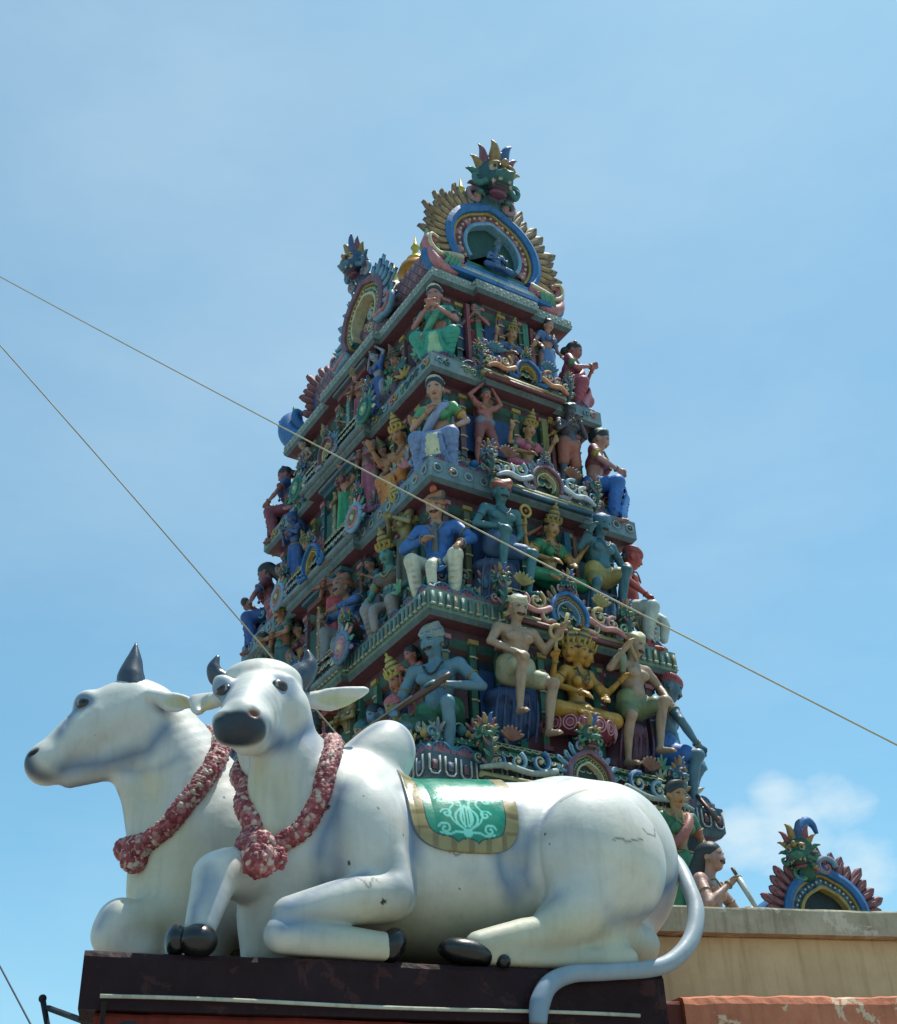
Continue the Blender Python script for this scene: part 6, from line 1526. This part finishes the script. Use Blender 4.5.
SM_ = [(1, 394, 348, .58, 'stand', '#A8785E', '#2E7A5E', 'small green skirted attendant beside the blue robed figure, top storey'),
       (1, 352, 388, .56, 'pray', '#8E8A70', '#7A4456', 'small praying attendant on the near side of the top doorway'),
       (2, 392, 448, .62, 'pray', '#9A6A5A', '#4A6A8E', 'small blue skirted attendant behind the pot bellied deity'),
       (2, 366, 470, .60, 'stand', '#A87E5A', '#8E7A3E', 'small ochre skirted attendant left of the rose dhoti figure'),
       (3, 381, 580, .66, 'pray', '#8E6A5A', '#3E6A7A', 'small slate skirted attendant beside the knees of the teal faced king'),
       (3, 309, 620, .70, 'stand', '#9A7A5E', '#6A3A4A', 'small maroon skirted attendant on the far side of the blue doorway'),
       (3, 262, 655, .62, 'fold', '#7E7264', '#4A5A7A', 'small grey blue attendant at the far end of the third storey'),
       (4, 358, 715, .80, 'fold', '#9A8A5A', '#2E5A4A', 'dark green skirted attendant behind the boy statue'),
       (4, 425, 700, .70, 'pray', '#A86A5E', '#8E4456', 'small rose skirted attendant at the shoulder of the blue gunman')]
for i_, px_, py_, s_, po_, sk_, lo_, lb_ in SM_:
    figure(lb_, 'statue', street(i_, px_, py_, .46, .0, s_), po_, skin=sk_, sex='f', lower=('skirt', lo_), upper=('blouse', lo_) if i_ % 2 else None, head=('crown', '#8E8050', '#6E7A54') if s_ < .65 else ('bun', '#1A1820'), h=.02)

# ------------------------------------------------------------------ ground, plinth and compound walls
gm = MB(); gm.box((0, 0, -.05), (3000, 3000, .1), '#8E8A80'); go = gm.build('ground', paint_mat('pale_street_paving', .9, .4, .5, .2, .3, 20), smooth=False); tag(go, kind='structure')
def noisy_box(mb, x0, x1, y0, y1, z0, z1, col, nx=60, amp=.006, seed=0, bev=.02, skew=0.0):
    """long block with worn rounded edges"""
    rg = np.random.RandomState(seed)
    prof = [(y0, z0), (y0, z0 + bev), (y0, (z0 + z1) / 2), (y0, z1 - bev), (y0 + bev * .3, z1 - bev * .3), (y0 + bev, z1), ((y0 + y1) / 2, z1), (y1 - bev, z1), (y1, z1 - bev), (y1, z0)]
    k = len(prof); V = []; ph = rg.uniform(0, 6, (4, 2))
    for i in range(nx + 1):
        x = x0 + (x1 - x0) * i / nx
        wv = [sum(math.sin(x * f_ + ph[q][j_]) / (q + 1) for q, f_ in enumerate((2.3, 5.9, 13.7, 31.0))) * .5 for j_ in range(2)]
        for j, (y, z) in enumerate(prof):
            e = 1.6 if j in (3, 4, 5) else .5
            V.append((x + (y - y0) * skew * (1 - (x - x0) / (x1 - x0)), y + (wv[0] * .8 + rg.uniform(-.25, .25)) * amp * e, z + (wv[1] * .8 + rg.uniform(-.25, .25)) * amp * e))
    F = [(i * k + j, (i + 1) * k + j, (i + 1) * k + (j + 1) % k, i * k + (j + 1) % k) for i in range(nx) for j in range(k)] + [tuple(reversed(range(k))), tuple(range(nx * k, nx * k + k))]
    mb.add(V, [tuple(reversed(f)) for f in F], col)
plinth = empty('bull_plinth', PLM); tag(plinth, 'maroon topped red wall pier carrying the two reclining bulls', 'plinth')
xr = Q(663, 975, 0)[0]
mb = MB(); noisy_box(mb, .0, xr, -.0, 2.1, -.25, -.004, '#270D13', 70, .004, 1, .03, .10); o = mb.build('cap_slab', paint_mat('maroon_gloss_paint', .55, .4, 2.2, .25, .5, 30, crack=.4, streak=.3, peel=.7, peelcol='#43221F'), plinth, smooth=False)
mb = MB(); noisy_box(mb, .07, xr + .02, .03, 2.0, -PO[2] + .0, -.252, '#7A2C20', 40, .004, 2, .02, .10); mb.build('pier_body', paint_mat('red_wall_paint', .7, .6, 1.4, .3, .35, 26, crack=.5, streak=.6), plinth, smooth=False)
# pale pipe with clips along the plinth
mb = MB(); a, b = np.array(Q(100, 996, -.04)), np.array(Q(640, 1016, -.04))
pts = [a + (b - a) * t + np.array([0, 0, .004 * math.sin(t * 9)]) for t in np.linspace(0, 1, 24)]
mb.tube(pts, .0085, '#B9B9A8', n=7); po = mb.build('conduit_pipe', MT); po.matrix_world = PLM; tag(po, 'thin pale conduit pipe running along the plinth face under the maroon cap', 'pipe')
mb = MB(); mb.box(tuple(a + (.02, .01, -.10)), (.02, .02, .16), '#2A1C1C'); mb.tube([a + (.10, .0, -.12), a + (.13, -.02, -.12), a + (.15, 0, -.12)], .022, '#2A3036', n=8); lo = mb.build('junction_box', MT, smooth=False); lo.matrix_world = PLM; tag(lo, 'small dark cable fitting on the left end of the red wall pier', 'fitting')

# long parapet behind, running off to the right
PW = R(13); WA = np.array([math.cos(PW), math.sin(PW), 0]); WB = np.array([-math.sin(PW), math.cos(PW), 0])
WO = at(680, 907, np.array([0, 7.6, 0]), np.array([0, 1.0, 0]))
WM = Matrix(((WA[0], WB[0], 0, WO[0]), (WA[1], WB[1], 0, WO[1]), (0, 0, 1, WO[2]), (0, 0, 0, 1)))
def WQ(px, py, b):
    p = at(px, py, WO + WB * b, WB) - WO; return (float(p @ WA), float(b), float(p[2]))
wall = empty('parapet_wall', WM); tag(wall, 'cream plastered parapet wall with a weathered grey coping, behind the bulls', 'wall')
mb = MB(); noisy_box(mb, -2.6, 9, -.05, .40, -.155, 0, '#B2AB94', 150, .005, 4, .015); mb.build('coping', paint_mat('weathered_coping', .8, .75, 2.5, .2, .5, 34, crack=.6, streak=.6, peel=.5, peelcol='#D2CDBA'), wall, smooth=False)
mb = MB(); noisy_box(mb, -2.6, 9, .03, .36, -WO[2], -.157, '#CDBB92', 60, .002, 5, .01); mb.build('wall_face', paint_mat('cream_wall_paint', .85, .5, 1.1, .2, .3, 22, crack=.3, streak=.35), wall, smooth=False)
# lower salmon coping in front
SO = at(668, 992, np.array([0, 6.9, 0]), np.array([0, 1.0, 0]))
SM = Matrix(((WA[0], WB[0], 0, SO[0]), (WA[1], WB[1], 0, SO[1]), (0, 0, 1, SO[2]), (0, 0, 0, 1)))
mb = MB(); noisy_box(mb, .08, 7, 0, .38, -SO[2], 0, '#C67C60', 160, .008, 7, .05); so = mb.build('salmon_wall', paint_mat('peeling_salmon_paint', .8, .55, 3.0, .2, .6, 24, crack=.7, streak=.3, peel=.8, peelcol='#D8C0A4'), smooth=False); so.matrix_world = SM
tag(so, 'low salmon pink wall with a rounded peeling top, right of the maroon plinth', 'wall')
mb = MB(); noisy_box(mb, -.6, .081, .04, .40, -SO[2], -.03, '#6E3A34', 20, .005, 8, .02); sb = mb.build('wall_return', paint_mat('red_wall_paint'), so, smooth=False)

# low hall roof behind the parapet and the small gabled shrine roof on it
RZ = WO[2] - .25
mb = MB(); noisy_box(mb, -1.9, 9.5, .45, 6.5, -WO[2], -.30, '#8C8878', 20, .0, 9, .02); ho = mb.build('temple_hall', MT, smooth=False); ho.matrix_world = WM; tag(ho, 'low flat roofed temple hall behind the cream parapet', 'building')
g = empty('shrine_roof', Matrix.Translation((0, 0, 0))); tag(g, 'small blue barrel roof with horseshoe gable and monster head, behind the parapet', 'roof ornament')
gp = at(826, 912, np.array([0, 12.5, 0]), np.array([0, 1.0, 0])); ga_ = R(14)
GM = Matrix.Translation(tuple(gp)) @ Matrix.Rotation(ga_, 4, 'Z'); g.matrix_world = GM
k_ = kudu(g, (0, 0, -.05), 0, .60, .22, style=2, head=.0, petals=23, a0=-20)
mb = MB(); pr = arch_path(.44, 40, -20, 200)
V = [(q[0], y, q[2] - .05) for y in (.18, 1.6) for q in pr]; mb.add(V, [(i, i + 1, 41 + i, 40 + i) for i in range(39)], '#3E78B4'); mb.build('barrel_vault', MO, g)
yali_head(g, (-.17, -.06, .38), -.8, .43, 1)
mb = MB(); scroll(mb, (.06, -.05, .42), .11, LBLU, None, sg=1, turns=1.2, th=.3, col2=PINK); scroll(mb, (-.22, -.05, .36), .08, LGREEN, None, sg=-1, turns=1.2, th=.3, col2=TEAL)
mb.tube(catmull([(-.15, -.06, .76), (-.07, -.06, .87), (.0, -.06, .84), (.03, -.06, .75)], 5), [.05, .05, .035, .02], BLU, n=8); mb.build('crest_scroll', MO, g)
mb = MB(); mb.box((0, .7, -.7), (1.4, 1.7, .95), '#7E6A5A'); mb.build('drum', MO, g, smooth=False)

# two figures standing on the hall roof beside the tower
def hallM(px, py, Y, ang, s, hz):
    p = at(px, py, np.array([0, Y, 0]), np.array([0, 1.0, 0])); return np.array(Matrix.Translation((p[0], p[1], p[2] - hz * s)) @ Matrix.Rotation(ang, 4, 'Z') @ Matrix.Scale(s, 4))
figure('woman statue in a green sari with dark hair, just behind the bull rump', 'statue', hallM(666, 800, 10.6, .35, .84, 1.58), 'stand', skin='#A87E52', sex='f', lower=('skirt', '#2E7A4E'), upper=('blouse', '#2E6E48', '#A8564E'), head=('tiara', '#14161C', '#4A4038'), sash=('diag', '#A8625A'), look=.1)
figure('bare armed man statue with black hair thrusting a dagger over the parapet', 'statue', hallM(699, 862, 10.2, 1.0, .90, 1.56), 'stab', skin='#B08474', lower=('skirt', '#8E6A4A'), head=('long', '#0F1116'), tache=True,
       props=(('blade', V3(-.12, -.38, 1.32), V3(-.06, -.50, 1.00)),))

# ------------------------------------------------------------------ overhead wires, bracket
def wire(label, P0, P1, rad, col, sag=.02, cat='cable'):
    a, b = np.array(P0), np.array(P1); t = np.linspace(0, 1, 40)[:, None]
    pts = a + (b - a) * t; pts[:, 2] -= sag * 4 * (t * (1 - t))[:, 0]
    mb = MB(); mb.tube(pts, rad, col, n=6); o = mb.build('overhead_cable', paint_mat('cable_sheath', .5, .2, 4, .4, .1)); tag(o, label, cat); return o
Yn = np.array([0, 1.0, 0])
wire('pale cable crossing the whole tower from upper left to lower right', at(-60, 244, np.array([0, 10.5, 0]), Yn), at(960, 777, np.array([0, 8.0, 0]), Yn), .0075, '#A9A48C', .05)
wire('thin cable dropping steeply from the left edge behind the head of the front bull', at(-60, 278, np.array([0, 8.2, 0]), Yn), at(352, 752, np.array([0, 9.2, 0]), Yn), .006, '#8E8A78', -.03)
wire('short fine wire at the bottom left corner', at(-14, 940, np.array([0, 9, 0]), Yn), at(40, 1042, np.array([0, 8, 0]), Yn), .006, '#3A3E48', .0)
mb = MB(); c0 = at(42, 1003, np.array([0, 6.4, 0]), Yn); c1 = at(51, 1045, np.array([0, 6.4, 0]), Yn); c2 = at(48, 1008, np.array([0, 6.4, 0]), Yn); c3 = at(92, 1024, np.array([0, 5.9, 0]), Yn)
mb.tube([c0 + (0, 0, .02), c1, c1 - (0, 0, .6)], .014, '#20242E', n=8); mb.tube([c2, c3, c3 + (c3 - c2) * .3], .014, '#20242E', n=8); mb.ball(c0 + np.array([0, 0, .02]), .02, '#20242E'); d_ = at(83, 1012, np.array([0, 6.0, 0]), Yn); mb.tube([d_, at(79, 1020, np.array([0, 6.0, 0]), Yn)], .006, '#20242E', n=6)
o = mb.build('wall_bracket', MT); tag(o, 'dark metal bracket arm sticking out beside the left end of the plinth', 'bracket')
